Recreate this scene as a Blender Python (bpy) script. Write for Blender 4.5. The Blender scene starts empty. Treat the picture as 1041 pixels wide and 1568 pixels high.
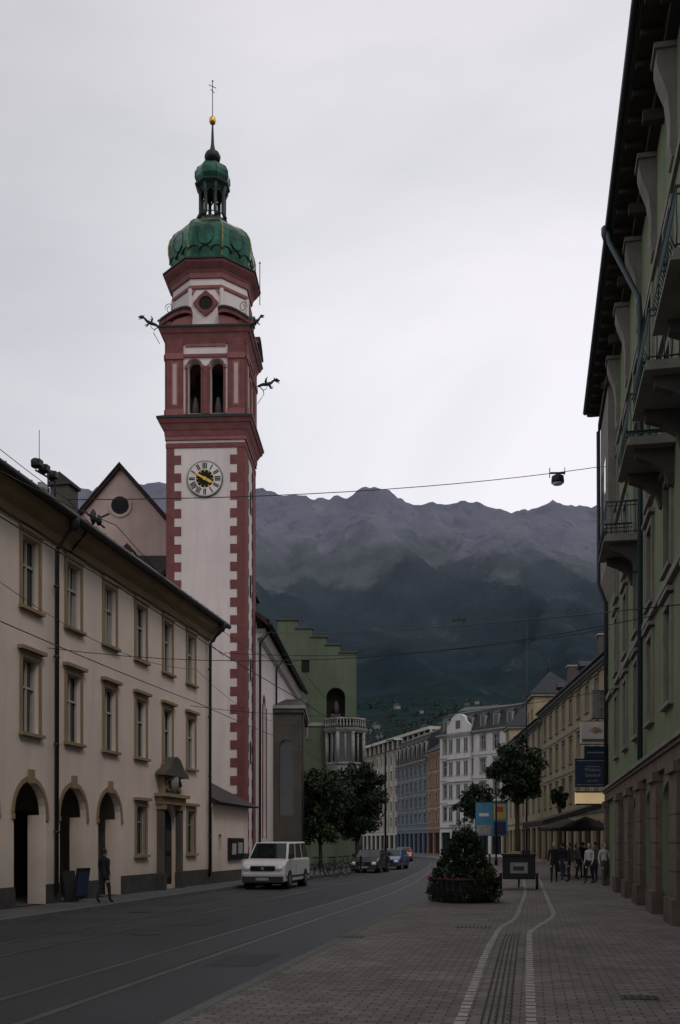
import bpy, math, random
from mathutils import Vector, Matrix, noise
random.seed(11)
sc = bpy.context.scene
PSI = math.radians(10.9); CS, SN = math.cos(PSI), math.sin(PSI)
def st(u, v):            # street frame (u right, v along the street) -> world xy
    return (u*CS+v*SN, -u*SN+v*CS)

# ------------------------------------------------------------------ materials
def _n(nt, t, **k):
    n = nt.nodes.new(t)
    for a, b in k.items(): setattr(n, a, b)
    return n
def mat(name, col, rough=.85, var=.18, scale=1.2, bump=.15, bscale=25, metal=0., streak=0., spec=.3, emit=0., dirt=0.):
    m = bpy.data.materials.new(name); m.use_nodes = True
    nt = m.node_tree; bs = nt.nodes['Principled BSDF']
    bs.inputs['Roughness'].default_value = rough
    bs.inputs['Metallic'].default_value = metal
    bs.inputs['Specular IOR Level'].default_value = spec
    tc = _n(nt, 'ShaderNodeTexCoord')
    no = _n(nt, 'ShaderNodeTexNoise'); no.inputs['Scale'].default_value = scale; no.inputs['Detail'].default_value = 6; no.inputs['Roughness'].default_value = .65
    nt.links.new(tc.outputs['Object'], no.inputs['Vector'])
    mr = _n(nt, 'ShaderNodeMapRange'); mr.inputs[1].default_value = .3; mr.inputs[2].default_value = .7
    mr.inputs[3].default_value = 1-var; mr.inputs[4].default_value = 1+var
    nt.links.new(no.outputs['Fac'], mr.inputs[0])
    fac = mr.outputs[0]
    if streak:
        mp = _n(nt, 'ShaderNodeMapping'); mp.inputs['Scale'].default_value = (1.7, 1.7, .22)
        n2 = _n(nt, 'ShaderNodeTexNoise'); n2.inputs['Scale'].default_value = 1.; n2.inputs['Detail'].default_value = 7; n2.inputs['Roughness'].default_value = .6; n2.inputs['Distortion'].default_value = .4
        nt.links.new(tc.outputs['Object'], mp.inputs[0]); nt.links.new(mp.outputs[0], n2.inputs['Vector'])
        m2 = _n(nt, 'ShaderNodeMapRange'); m2.inputs[1].default_value = .42; m2.inputs[2].default_value = .75
        m2.inputs[3].default_value = 1+streak*.2; m2.inputs[4].default_value = 1-streak
        nt.links.new(n2.outputs['Fac'], m2.inputs[0])
        mm = _n(nt, 'ShaderNodeMath', operation='MULTIPLY'); nt.links.new(fac, mm.inputs[0]); nt.links.new(m2.outputs[0], mm.inputs[1]); fac = mm.outputs[0]
    if dirt:
        sp = _n(nt, 'ShaderNodeSeparateXYZ'); nt.links.new(tc.outputs['Object'], sp.inputs[0])
        ad = _n(nt, 'ShaderNodeMath', operation='MULTIPLY_ADD'); ad.inputs[1].default_value = 1.6
        nt.links.new(no.outputs['Fac'], ad.inputs[0]); nt.links.new(sp.outputs['Z'], ad.inputs[2])
        m3 = _n(nt, 'ShaderNodeMapRange'); m3.inputs[1].default_value = .6; m3.inputs[2].default_value = 2.6; m3.inputs[3].default_value = 1-dirt; m3.inputs[4].default_value = 1
        nt.links.new(ad.outputs[0], m3.inputs[0])
        mm = _n(nt, 'ShaderNodeMath', operation='MULTIPLY'); nt.links.new(fac, mm.inputs[0]); nt.links.new(m3.outputs[0], mm.inputs[1]); fac = mm.outputs[0]
    vm = _n(nt, 'ShaderNodeVectorMath', operation='SCALE'); vm.inputs[0].default_value = col[:3]
    nt.links.new(fac, vm.inputs['Scale']); nt.links.new(vm.outputs[0], bs.inputs['Base Color'])
    if bump:
        nb = _n(nt, 'ShaderNodeTexNoise'); nb.inputs['Scale'].default_value = bscale; nb.inputs['Detail'].default_value = 4
        nt.links.new(tc.outputs['Object'], nb.inputs['Vector'])
        bp = _n(nt, 'ShaderNodeBump'); bp.inputs['Strength'].default_value = bump; bp.inputs['Distance'].default_value = .02
        nt.links.new(nb.outputs['Fac'], bp.inputs['Height']); nt.links.new(bp.outputs[0], bs.inputs['Normal'])
    if emit:
        bs.inputs['Emission Color'].default_value = (*col[:3], 1); bs.inputs['Emission Strength'].default_value = emit
    return m
def brickmat(name, c1, c2, cm, w, h, rot=0, mortar=.012, rough=.85, bump=.4, big=.25, axes=None, spec=.3):
    m = bpy.data.materials.new(name); m.use_nodes = True
    nt = m.node_tree; bs = nt.nodes['Principled BSDF']; bs.inputs['Roughness'].default_value = rough
    bs.inputs['Specular IOR Level'].default_value = spec
    tc = _n(nt, 'ShaderNodeTexCoord'); mp = _n(nt, 'ShaderNodeMapping'); mp.inputs['Rotation'].default_value = (0, 0, rot)
    nt.links.new(tc.outputs['Object'], mp.inputs[0])
    b = _n(nt, 'ShaderNodeTexBrick'); b.inputs['Scale'].default_value = 1; b.inputs['Brick Width'].default_value = w; b.inputs['Row Height'].default_value = h
    b.inputs['Mortar Size'].default_value = mortar; b.inputs['Mortar Smooth'].default_value = .3
    b.inputs['Color1'].default_value = (*c1, 1); b.inputs['Color2'].default_value = (*c2, 1); b.inputs['Mortar'].default_value = (*cm, 1)
    nt.links.new(mp.outputs[0], b.inputs['Vector'])
    no = _n(nt, 'ShaderNodeTexNoise'); no.inputs['Scale'].default_value = .45; no.inputs['Detail'].default_value = 9; no.inputs['Roughness'].default_value = .72
    nt.links.new(tc.outputs['Object'], no.inputs['Vector'])
    mr = _n(nt, 'ShaderNodeMapRange'); mr.inputs[1].default_value = .3; mr.inputs[2].default_value = .7; mr.inputs[3].default_value = 1-big; mr.inputs[4].default_value = 1+big
    nt.links.new(no.outputs['Fac'], mr.inputs[0])
    vm = _n(nt, 'ShaderNodeVectorMath', operation='SCALE'); nt.links.new(b.outputs['Color'], vm.inputs[0]); nt.links.new(mr.outputs[0], vm.inputs['Scale'])
    nt.links.new(vm.outputs[0], bs.inputs['Base Color'])
    bp = _n(nt, 'ShaderNodeBump'); bp.inputs['Strength'].default_value = bump; bp.inputs['Distance'].default_value = .01; bp.invert = True
    nt.links.new(b.outputs['Fac'], bp.inputs['Height']); nt.links.new(bp.outputs[0], bs.inputs['Normal'])
    return m

M = {}
M['cream'] = mat('cream_plaster', (.64, .535, .46), var=.07, scale=.5, streak=.10, dirt=.3)
M['arcade_shade'] = mat('shaded_cream_plaster', (.26, .22, .185), var=.15, scale=.8, dirt=.3)  # cream plaster darkened; shade of the arcade interior is put into the colour
M['ochre'] = mat('ochre_trim', (.25, .18, .11), var=.15)
M['plinth'] = mat('dark_stone', (.05, .048, .046), var=.3, scale=3)
M['glass'] = mat('window_glass', (.012, .017, .018), rough=.06, var=.6, scale=.9, bump=.03, bscale=1.5, spec=.45)
M['curtain'] = mat('curtain', (.30, .29, .27), var=.3, scale=3)
M['frame'] = mat('window_frame', (.36, .345, .31), var=.08, bump=0)
M['dkframe'] = mat('dark_frame', (.040, .036, .032), var=.15, bump=0)
M['dark'] = mat('dark_interior', (.009, .009, .010), var=.3)
M['metal'] = mat('dark_metal', (.020, .020, .023), rough=.5, var=.2, metal=.2)
M['ironw'] = mat('painted_iron', (.03, .055, .06), rough=.5, var=.2)
M['lead'] = mat('gutter_metal', (.028, .028, .031), rough=.5, var=.3)
M['rooftile'] = brickmat('roof_tiles', (.048, .038, .035), (.030, .025, .024), (.013, .011, .011), .3, .22)
M['roofdk'] = mat('slate_roof', (.024, .026, .030), rough=.6, var=.35, scale=2)
M['twhite'] = mat('tower_plaster', (.60, .53, .51), var=.07, scale=.4, streak=.13)
M['tred'] = mat('tower_red', (.160, .056, .056), var=.22, scale=2, streak=.2)
M['tred2'] = mat('tower_red_light', (.225, .090, .087), var=.2, scale=2)
M['copper'] = mat('green_copper', (.022, .085, .055), rough=.30, var=.75, scale=1.0, metal=.6, streak=.6)
M['copper_dk'] = mat('dark_copper', (.014, .028, .025), rough=.5, var=.4, scale=3, metal=.2)
M['rib'] = mat('gilt_rib', (.20, .185, .075), rough=.4, var=.6, scale=3, metal=.4)
M['gold'] = mat('gold', (.75, .45, .08), rough=.3, var=.1, metal=.9, bump=0)
M['goldp'] = mat('gold_paint', (.75, .48, .05), rough=.4, var=.1, bump=0)
M['pink'] = mat('pink_plaster', (.43, .32, .285), var=.1, scale=.6, streak=.12)
M['churchred'] = mat('church_roof', (.045, .023, .020), var=.3, scale=2)
M['taupe'] = mat('taupe_stone', (.075, .066, .057), var=.25, scale=1, streak=.2)
M['sage'] = mat('sage_plaster', (.092, .115, .075), var=.15, scale=.5, streak=.2)
M['stone'] = mat('pale_stone', (.25, .25, .225), var=.2, scale=2, streak=.2)
M['olive'] = mat('olive_plaster', (.165, .205, .115), var=.14, scale=.6, streak=.25)
M['brownstone'] = mat('brown_stone', (.150, .116, .093), var=.25, scale=2.5, streak=.25, dirt=.4)
M['console'] = mat('console_plaster', (.22, .205, .18), var=.2, scale=2, streak=.2)
M['soffit'] = mat('soffit_wood', (.05, .042, .037), var=.3, scale=3)
M['yellow'] = mat('yellow_plaster', (.38, .315, .19), var=.14, scale=.4, streak=.2, dirt=.3)
M['yellow2'] = mat('ochre_plaster', (.35, .285, .18), var=.14, scale=.4, streak=.2)
M['white'] = mat('white_plaster', (.52, .50, .48), var=.1, scale=.5, streak=.15)
M['blue'] = mat('blue_plaster', (.11, .14, .185), var=.15, scale=.5)
M['orange'] = mat('terracotta_plaster', (.20, .115, .08), var=.15, scale=.5)
M['ivory'] = mat('ivory_plaster', (.44, .41, .35), var=.1, scale=.5)
M['asphalt'] = mat('asphalt', (.030, .033, .035), rough=.72, var=.35, scale=.35, bump=.35, bscale=60)
M['asphalt2'] = mat('asphalt_fresh', (.019, .021, .0235), rough=.58, var=.3, scale=.5, bump=.3, bscale=60)
M['ground'] = mat('ground', (.045, .05, .04), var=.3, scale=.05)
M['paver'] = brickmat('pavers', (.205, .175, .150), (.126, .110, .098), (.042, .038, .035), .24, .12, rot=PSI, mortar=.010, big=.36)
M['slab'] = brickmat('slabs', (.085, .087, .087), (.068, .07, .072), (.03, .03, .03), .6, .4, rot=PSI, mortar=.01)
M['kerb'] = mat('kerb_granite', (.115, .113, .108), var=.25, scale=5)
M['whstone'] = mat('white_stone', (.36, .335, .305), var=.35, scale=4)
M['groove'] = mat('grooved_stone', (.035, .033, .031), var=.2)
M['rail'] = mat('rail_steel', (.085, .087, .09), rough=.4, var=.3, metal=.5)
M['patch'] = mat('asphalt_patch', (.024, .026, .027), rough=.7, var=.3, scale=1.5, bump=.4, bscale=50)
M['paint_w'] = mat('white_paint', (.58, .58, .58), rough=.3, var=.05, spec=.5, bump=0)
M['paint_d'] = mat('dark_paint', (.02, .021, .024), rough=.25, var=.05, spec=.5, bump=0)
M['paint_b'] = mat('blue_paint', (.05, .10, .22), rough=.3, var=.05, spec=.5, bump=0)
M['paint_r'] = mat('red_paint', (.3, .02, .02), rough=.3, var=.05, spec=.5, bump=0)
M['tyre'] = mat('tyre_rubber', (.015, .015, .015), rough=.8)
M['hub'] = mat('wheel_hub', (.25, .25, .26), rough=.4, metal=.6)
M['lamp'] = mat('headlamp', (.7, .7, .72), rough=.15, bump=0, spec=.6)
M['bark'] = mat('bark', (.05, .042, .034), var=.3, scale=8, bump=.6)
M['leaf'] = mat('leaves', (.017, .029, .013), rough=.6, var=.6, scale=1.6, bump=0)
M['leaf2'] = mat('leaves_light', (.036, .058, .022), rough=.6, var=.5, scale=3, bump=0)
M['ftree'] = mat('far_foliage', (.018, .030, .024), rough=.8, var=.5, scale=.05, bump=0)
M['flower'] = mat('pink_flowers', (.50, .05, .16), rough=.6, var=.4, scale=8, bump=0)
M['skin'] = mat('skin', (.42, .26, .2), rough=.5, var=.08, bump=0)
M['cl_dark'] = mat('dark_cloth', (.016, .016, .020), var=.2)
M['cl_white'] = mat('white_cloth', (.52, .51, .5), var=.1)
M['cl_blue'] = mat('denim', (.030, .040, .065), var=.2)
M['cl_grey'] = mat('grey_cloth', (.08, .077, .075), var=.2)
M['hair'] = mat('hair', (.03, .02, .014), var=.3)
M['sg_blue'] = mat('sign_blue', (.025, .04, .08), rough=.4, bump=0)
M['sg_ltblue'] = mat('poster_blue', (.06, .20, .32), rough=.5, bump=0, var=.3, scale=.8)
M['sg_yel'] = mat('poster_yellow', (.45, .33, .08), rough=.5, bump=0)
M['sg_red'] = mat('sign_red', (.38, .06, .05), rough=.5, bump=0)
M['sg_white'] = mat('sign_white', (.60, .565, .53), rough=.4, bump=0)
M['sg_pale'] = mat('sign_lettering', (.30, .30, .31), rough=.4, bump=0)
M['lit'] = mat('lit_sign', (1., .72, .40), bump=0, emit=.25)

# ------------------------------------------------------------------ mesh builder
class MB:
    def __init__(s): s.v = []; s.f = []; s.m = []; s.sm = []; s.mats = []
    def mi(s, m):
        if isinstance(m, str): m = M[m]
        if m not in s.mats: s.mats.append(m)
        return s.mats.index(m)
    def face(s, pts, m, smooth=False):
        b = len(s.v); s.v += [tuple(p) for p in pts]; s.f.append(tuple(range(b, b+len(pts)))); s.m.append(s.mi(m)); s.sm.append(smooth)
    def mesh(s, vs, fs, m, smooth=False):
        b = len(s.v); s.v += [tuple(p) for p in vs]; i = s.mi(m)
        for f in fs: s.f.append(tuple(b+k for k in f)); s.m.append(i); s.sm.append(smooth)
    def box(s, x0, x1, y0, y1, z0, z1, m, T=None):
        vs = [Vector((x, y, z)) for z in (z0, z1) for y in (y0, y1) for x in (x0, x1)]
        if T: vs = [T @ v for v in vs]
        s.mesh(vs, [(0, 2, 3, 1), (4, 5, 7, 6), (0, 1, 5, 4), (2, 6, 7, 3), (0, 4, 6, 2), (1, 3, 7, 5)], m)
    def prism(s, pts, y0, y1, m, T=None):      # pts (x,z), extruded along y
        n = len(pts); vs = [Vector((x, y0, z)) for x, z in pts]+[Vector((x, y1, z)) for x, z in pts]
        if T: vs = [T @ v for v in vs]
        s.mesh(vs, [tuple(range(n)), tuple(range(2*n-1, n-1, -1))]+[(i, i+n, (i+1) % n+n, (i+1) % n) for i in range(n)], m)
    def prismx(s, pts, x0, x1, m):      # pts (y,z), extruded along x
        n = len(pts); vs = [(x0, y, z) for y, z in pts]+[(x1, y, z) for y, z in pts]
        s.mesh(vs, [tuple(range(n)), tuple(range(2*n-1, n-1, -1))]+[(i, i+n, (i+1) % n+n, (i+1) % n) for i in range(n)], m)
    def lathe(s, prof, cx, cy, n, m, off=0., smooth=True, sx=1., sy=1.):
        vs = []; fs = []
        for r, z in prof:
            for k in range(n):
                a = off+2*math.pi*k/n; vs.append((cx+sx*r*math.cos(a), cy+sy*r*math.sin(a), z))
        for i in range(len(prof)-1):
            for k in range(n): fs.append((i*n+k, i*n+(k+1) % n, (i+1)*n+(k+1) % n, (i+1)*n+k))
        fs.append(tuple(range(n-1, -1, -1))); fs.append(tuple((len(prof)-1)*n+k for k in range(n)))
        s.mesh(vs, fs, m, smooth)
    def tube(s, pts, r, m, n=6, smooth=True):
        pts = [Vector(p) for p in pts]; vs = []; fs = []
        rs = r if isinstance(r, (list, tuple)) else [r]*len(pts)
        for i, p in enumerate(pts):
            d = (pts[min(i+1, len(pts)-1)]-pts[max(i-1, 0)]).normalized()
            a = Vector((0, 0, 1)) if abs(d.z) < .9 else Vector((1, 0, 0))
            u = d.cross(a).normalized(); w = d.cross(u)
            for k in range(n):
                t = 2*math.pi*k/n; vs.append(p+(u*math.cos(t)+w*math.sin(t))*rs[i])
        for i in range(len(pts)-1):
            for k in range(n): fs.append((i*n+k, i*n+(k+1) % n, (i+1)*n+(k+1) % n, (i+1)*n+k))
        fs.append(tuple(range(n-1, -1, -1))); fs.append(tuple((len(pts)-1)*n+k for k in range(n)))
        s.mesh(vs, fs, m, smooth)
    def disc(s, c, r, ax, m, th=.04, n=24):
        vs = []
        for e in (-th/2, th/2):
            for k in range(n):
                a = 2*math.pi*k/n; p, q = r*math.cos(a), r*math.sin(a)
                vs.append((c[0]+p, c[1]+e, c[2]+q) if ax == 'y' else (c[0]+e, c[1]+p, c[2]+q))
        s.mesh(vs, [tuple(range(n)), tuple(range(2*n-1, n-1, -1))]+[(i, i+n, (i+1) % n+n, (i+1) % n) for i in range(n)], m)
    def obj(s, name, parent=None, bevel=0, loc=None):
        me = bpy.data.meshes.new(name); me.from_pydata(s.v, [], s.f)
        for m in s.mats: me.materials.append(m)
        me.polygons.foreach_set('material_index', s.m); me.polygons.foreach_set('use_smooth', s.sm); me.update()
        o = bpy.data.objects.new(name, me); sc.collection.objects.link(o)
        if parent: o.parent = parent
        if loc: o.location = loc
        if bevel:
            b = o.modifiers.new('bevel', 'BEVEL'); b.width = bevel; b.segments = 2; b.limit_method = 'ANGLE'
        return o
def empty(name, x, y, z=0, rot=0):
    e = bpy.data.objects.new(name, None); e.location = (x, y, z); e.rotation_euler = (0, 0, rot); e.empty_display_size = .5
    sc.collection.objects.link(e); return e
def fempty(name, p0, p1):    # frame: x from p0 to p1, y into the building
    a = math.atan2(p1[1]-p0[1], p1[0]-p0[0]); return empty(name, p0[0], p0[1], 0, a), math.hypot(p1[0]-p0[0], p1[1]-p0[1])

# ------------------------------------------------------------------ facade helpers
def facade(mb, x0, x1, z0, z1, ops, m, rev=.18, y=0.):
    xs = sorted({x0, x1, *[o[0] for o in ops], *[o[1] for o in ops]}); zs = sorted({z0, z1, *[o[2] for o in ops], *[o[3] for o in ops]})
    xs = [x for x in xs if x0 <= x <= x1]; zs = [z for z in zs if z0 <= z <= z1]
    for a, b in zip(xs, xs[1:]):
        for c, d in zip(zs, zs[1:]):
            mx, mz = (a+b)/2, (c+d)/2
            if any(o[0] < mx < o[1] and o[2] < mz < o[3] for o in ops): continue
            mb.face([(a, y, c), (b, y, c), (b, y, d), (a, y, d)], m)
    for o in ops:
        a, b, c, d = o[:4]; arch = len(o) > 4 and o[4]
        if arch:
            r = (b-a)/2; cx = (a+b)/2; rz = min(r, d-c)*arch; sp = d-rz; N = 12
            arc = [(cx-r*math.cos(math.pi*k/N), sp+rz*math.sin(math.pi*k/N)) for k in range(N+1)]
            for k in range(N//2): mb.face([(a, y, d), (arc[k][0], y, arc[k][1]), (arc[k+1][0], y, arc[k+1][1])], m)
            for k in range(N//2, N): mb.face([(b, y, d), (arc[k][0], y, arc[k][1]), (arc[k+1][0], y, arc[k+1][1])], m)
            pts = [(a, c)]+arc+[(b, c)]
        else: pts = [(a, c), (a, d), (b, d), (b, c)]
        for k in range(len(pts)):
            p, q = pts[k], pts[(k+1) % len(pts)]
            mb.face([(p[0], y, p[1]), (q[0], y, q[1]), (q[0], y+rev, q[1]), (p[0], y+rev, p[1])], m)
def window(mb, a, b, c, d, y=0., rev=.18, trim=.12, tm='ochre', fm='frame', sill=True, hood=False, cols=2, trans=.68, tp=.04, curt=.3):
    g = y+rev-.012
    mb.face([(a, g, c), (b, g, c), (b, g, d), (a, g, d)], 'glass')
    if random.random() < curt:
        w = (b-a)*random.uniform(.15, .3)
        mb.face([(a, g-.004, c), (a+w, g-.004, c), (a+w*.7, g-.004, d), (a, g-.004, d)], 'curtain')
        mb.face([(b-w, g-.004, c), (b, g-.004, c), (b, g-.004, d), (b-w*.7, g-.004, d)], 'curtain')
    t = .055; f0, f1 = g-.06, g-.008
    mb.box(a, a+t, f0, f1, c, d, fm); mb.box(b-t, b, f0, f1, c, d, fm); mb.box(a+t, b-t, f0, f1, c, c+t, fm); mb.box(a+t, b-t, f0, f1, d-t, d, fm)
    for k in range(1, cols):
        x = a+(b-a)*k/cols; mb.box(x-.03, x+.03, f0-.003, f1, c+t, d-t, fm)
    if trans: z = c+(d-c)*trans; mb.box(a+t, b-t, f0-.006, f1, z-.03, z+.03, fm)
    if trim:
        mb.box(a-trim, a, y-tp, y-.001, c, d, tm); mb.box(b, b+trim, y-tp, y-.001, c, d, tm); mb.box(a-trim, b+trim, y-tp-.003, y-.001, d, d+trim, tm)
    if sill: mb.box(a-trim-.05, b+trim+.05, y-.13, y-.001, c-.09, c, tm)
    if hood: mb.box(a-trim-.1, b+trim+.1, y-.16, y-.001, d+trim+.06, d+trim+.16, tm)
def cornice(mb, x0, x1, y, z, m, steps=((.08, .12), (.18, .12), (.32, .14))):
    for p, h in steps:
        mb.box(x0-p, x1+p, y-p, y-.001, z, z+h, m); z += h
    return z
def pxq(px, d): return ((px-521)/1530*d, d)    # survey bearing -> plan position at distance d

# ------------------------------------------------------------------ camera, world, sun
cam = bpy.data.cameras.new('camera'); co = bpy.data.objects.new('camera', cam); sc.collection.objects.link(co)
co.location = (0, 0, 1.7); co.rotation_euler = (math.radians(90), 0, 0)
cam.sensor_fit = 'HORIZONTAL'; cam.sensor_width = 36; cam.lens = 1530*36/1042; cam.shift_y = 508/1042
cam.clip_start = .1; cam.clip_end = 30000
sc.camera = co
w = bpy.data.worlds.new('World'); sc.world = w; w.use_nodes = True; nt = w.node_tree
bg = nt.nodes['Background']; bg.inputs['Strength'].default_value = .1
SEL, SAZ = math.radians(48), math.radians(150)     # sun elevation, azimuth (clockwise from +Y)
sky = _n(nt, 'ShaderNodeTexSky', sky_type='NISHITA'); sky.sun_disc = False; sky.sun_elevation = SEL; sky.sun_rotation = SAZ
tc = _n(nt, 'ShaderNodeTexCoord'); mp = _n(nt, 'ShaderNodeMapping'); mp.inputs['Scale'].default_value = (1, 1, 2.4); mp.inputs['Location'].default_value = (3.1, .7, 1.3)
no = _n(nt, 'ShaderNodeTexNoise'); no.inputs['Scale'].default_value = 1.5; no.inputs['Detail'].default_value = 8; no.inputs['Roughness'].default_value = .52; no.inputs['Distortion'].default_value = .6
nt.links.new(tc.outputs['Generated'], mp.inputs[0]); nt.links.new(mp.outputs[0], no.inputs['Vector'])
cr = _n(nt, 'ShaderNodeValToRGB'); cr.color_ramp.elements[0].position = .30; cr.color_ramp.elements[1].position = .62
cr.color_ramp.elements[0].color = (.62, .63, .665, 1); cr.color_ramp.elements[1].color = (.83, .80, .845, 1)
nt.links.new(no.outputs['Fac'], cr.inputs[0])
# overcast luminance distribution: thin bright cloud to the north-east, heavier cloud overhead and to the west
sx_ = _n(nt, 'ShaderNodeSeparateXYZ'); nt.links.new(tc.outputs['Generated'], sx_.inputs[0])
def wr(src, a, b, c, d):
    q = _n(nt, 'ShaderNodeMapRange'); q.interpolation_type = 'SMOOTHSTEP'
    for i, v in enumerate((a, b, c, d)): q.inputs[i+1].default_value = v
    nt.links.new(src, q.inputs[0]); return q.outputs[0]
m1 = _n(nt, 'ShaderNodeMath', operation='MULTIPLY'); nt.links.new(wr(sx_.outputs['Z'], .40, .75, 12.2, 9.6), m1.inputs[0]); nt.links.new(wr(sx_.outputs['X'], -.38, .0, .80, 1.0), m1.inputs[1])
sc10 = _n(nt, 'ShaderNodeVectorMath', operation='SCALE'); nt.links.new(m1.outputs[0], sc10.inputs['Scale'])
nt.links.new(cr.outputs[0], sc10.inputs[0])
mx = _n(nt, 'ShaderNodeMixRGB'); mx.inputs[0].default_value = .9
nt.links.new(sky.outputs[0], mx.inputs[1]); nt.links.new(sc10.outputs[0], mx.inputs[2]); nt.links.new(mx.outputs[0], bg.inputs['Color'])
sl = bpy.data.lights.new('sun', 'SUN'); sl.energy = .65; sl.angle = math.radians(14); sl.color = (1, .94, .86)
so = bpy.data.objects.new('sun', sl); sc.collection.objects.link(so)
sd = Vector((math.sin(SAZ)*math.cos(SEL), math.cos(SAZ)*math.cos(SEL), math.sin(SEL)))
so.rotation_euler = sd.to_track_quat('Z', 'Y').to_euler(); so.location = (0, -20, 60)
sc.view_settings.view_transform = 'Standard'; sc.view_settings.look = 'None'; sc.view_settings.exposure = 0

# ------------------------------------------------------------------ ground, road, pavements
RL = -.12
g = MB(); g.face([(-9000, -400, RL-.004), (9000, -400, RL-.004), (9000, 9000, RL-.004), (-9000, 9000, RL-.004)], 'ground'); g.obj('ground')
def cr_spline(P, n=8):
    out = []; P = [Vector((p[0], p[1])) for p in P]; P = [2*P[0]-P[1]]+P+[2*P[-1]-P[-2]]
    for i in range(1, len(P)-2):
        a, b, c, d = P[i-1:i+3]
        for k in range(n):
            t = k/n; out.append(.5*((2*b)+(c-a)*t+(2*a-5*b+4*c-d)*t*t+(3*b-a-3*c+d)*t**3))
    out.append(P[-2]); return out
Rp = [st(-3.45, -8), st(-3.45, 8), st(-3.45, 22), st(-3.45, 36), (5.6, 54), (9.2, 87), (11.0, 116), (9.3, 145), (4, 182), (-5, 220)]
Lp = [st(-11.6, -8), st(-11.6, 8), st(-11.6, 24), st(-11.6, 40), (.6, 60), (5.0, 87), (6.8, 114), (5.0, 138), (-.5, 168), (-10, 200)]
Re, Le = cr_spline(Rp), cr_spline(Lp)
def strip(mb, A, B, z, m, i0=0, i1=None):
    n = len(A) if i1 is None else i1
    for i in range(i0, n-1): mb.face([(A[i].x, A[i].y, z), (B[i].x, B[i].y, z), (B[i+1].x, B[i+1].y, z), (A[i+1].x, A[i+1].y, z)], m)
def lerp(t): return [r+(l-r)*t for r, l in zip(Re, Le)]
r = MB(); strip(r, Le, Re, RL, 'asphalt'); r.obj('road')
r = MB(); strip(r, lerp(.34), lerp(.012), RL+.004, 'asphalt2'); r.obj('road_resurfaced_lane')
t = MB()
for c in (.26, .67):
    for d in (-.061, .061):
        f = c+d; strip(t, lerp(f+.007), lerp(f-.007), RL+.008, 'rail'); strip(t, lerp(f+.014), lerp(f+.007), RL+.010, 'groove')
t.obj('tram_rails')
t = MB()
for (u, v, a, b) in ((-9.9, 17.5, .5, 1.6), (-7.6, 22, .45, 1.1), (-4.4, 15, .4, .9), (-10.5, 30, .35, 2.2), (-7.4, 33, .3, 2)):
    pts = [st(u-a, v-b), st(u+a, v-b*.9), st(u+a*.95, v+b), st(u-a, v+b)]; t.face([(*p_, RL+.006) for p_ in pts], 'patch')
for (u, v) in ((-7.6, 19), (-4.6, 24.5), (-10.2, 25)):
    t.face([(*[st(u, v)[i]+.3*(math.cos(k*math.pi/8), math.sin(k*math.pi/8))[i] for i in (0, 1)], RL+.009) for k in range(16)], 'metal')
t.obj('road_patches')
def offset(P, d):
    out = []
    for i, p in enumerate(P):
        q = (P[min(i+1, len(P)-1)]-P[max(i-1, 0)]).normalized(); out.append(p+Vector((q.y, -q.x))*d)
    return out
p = MB(); far = [Vector((60, q.y)) for q in Re]; strip(p, Re, far, 0, 'paver')
for i in range(len(Re)-1): p.face([(Re[i].x, Re[i].y, RL-.01), (Re[i+1].x, Re[i+1].y, RL-.01), (Re[i+1].x, Re[i+1].y, 0), (Re[i].x, Re[i].y, 0)], 'kerb')
strip(p, Re, offset(Re, .16), .004, 'kerb'); p.obj('pavement')
p = MB(); far = [Vector((-60, q.y)) for q in Le]; strip(p, far, Le, 0, 'slab')
for i in range(len(Le)-1): p.face([(Le[i].x, Le[i].y, RL-.01), (Le[i+1].x, Le[i+1].y, RL-.01), (Le[i+1].x, Le[i+1].y, 0), (Le[i].x, Le[i].y, 0)], 'kerb')
strip(p, offset(Le, -.16), Le, .004, 'kerb'); p.obj('pavement')
# tactile paving
L1 = [(.55, 6.5), (1.12, 9.39), (2.27, 15.5), (2.82, 18.2), (3.28, 20.3), (4.0, 22.8), (5.0, 27.6), (6.6, 35.6), (9.0, 49)]
L2 = [(1.25, 6.2), (1.80, 9.39), (3.30, 17.4), (3.72, 19.4), (4.5, 21.8), (5.15, 24.1), (6.17, 29.6), (8.34, 41.3), (10.3, 52)]
t = MB(); rt = random.Random(2)
for P in (L1, L2):
    S = cr_spline(P, 40); last = S[0]
    for q in S[1:]:
        while (q-last).length >= .24:
            d = (q-last).normalized(); n_ = Vector((d.y, -d.x))*rt.uniform(.046, .056); a = last+d*.03+n_*rt.uniform(-.08, .08); b = last+d*rt.uniform(.19, .21)
            t.face([(*(a-n_), .005), (*(a+n_), .005), (*(b+n_), .005), (*(b-n_), .005)], 'whstone'); last = last+d*.24
S1, S2 = cr_spline(L1, 10), cr_spline(L2, 10)
for f in (.3, .4, .5, .6, .7):
    A = [a+(b-a)*(f-.016) for a, b in zip(S1, S2)]; B = [a+(b-a)*(f+.016) for a, b in zip(S1, S2)]
    strip(t, A, B, .004, 'groove', 0, 32)
t.obj('tactile_paving')
t = MB()
def grate(x, y, w, l):
    T = Matrix.Translation((x, y, 0)) @ Matrix.Rotation(-PSI, 4, 'Z')
    t.box(-w/2, w/2, -l/2, l/2, .003, .008, 'metal', T)
    for k in range(int(w/.08)): t.box(-w/2+.03+k*.08, -w/2+.06+k*.08, -l/2+.04, l/2-.04, .008, .012, 'groove', T)
grate(2.73, 20.3, .75, .5); grate(.2, 18.2, .5, .35); grate(6.4, 17, .7, .4); grate(5.6, 14.2, .35, .35); grate(3.3, 11.0, .4, .3)
t.obj('drain_grate')

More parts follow.
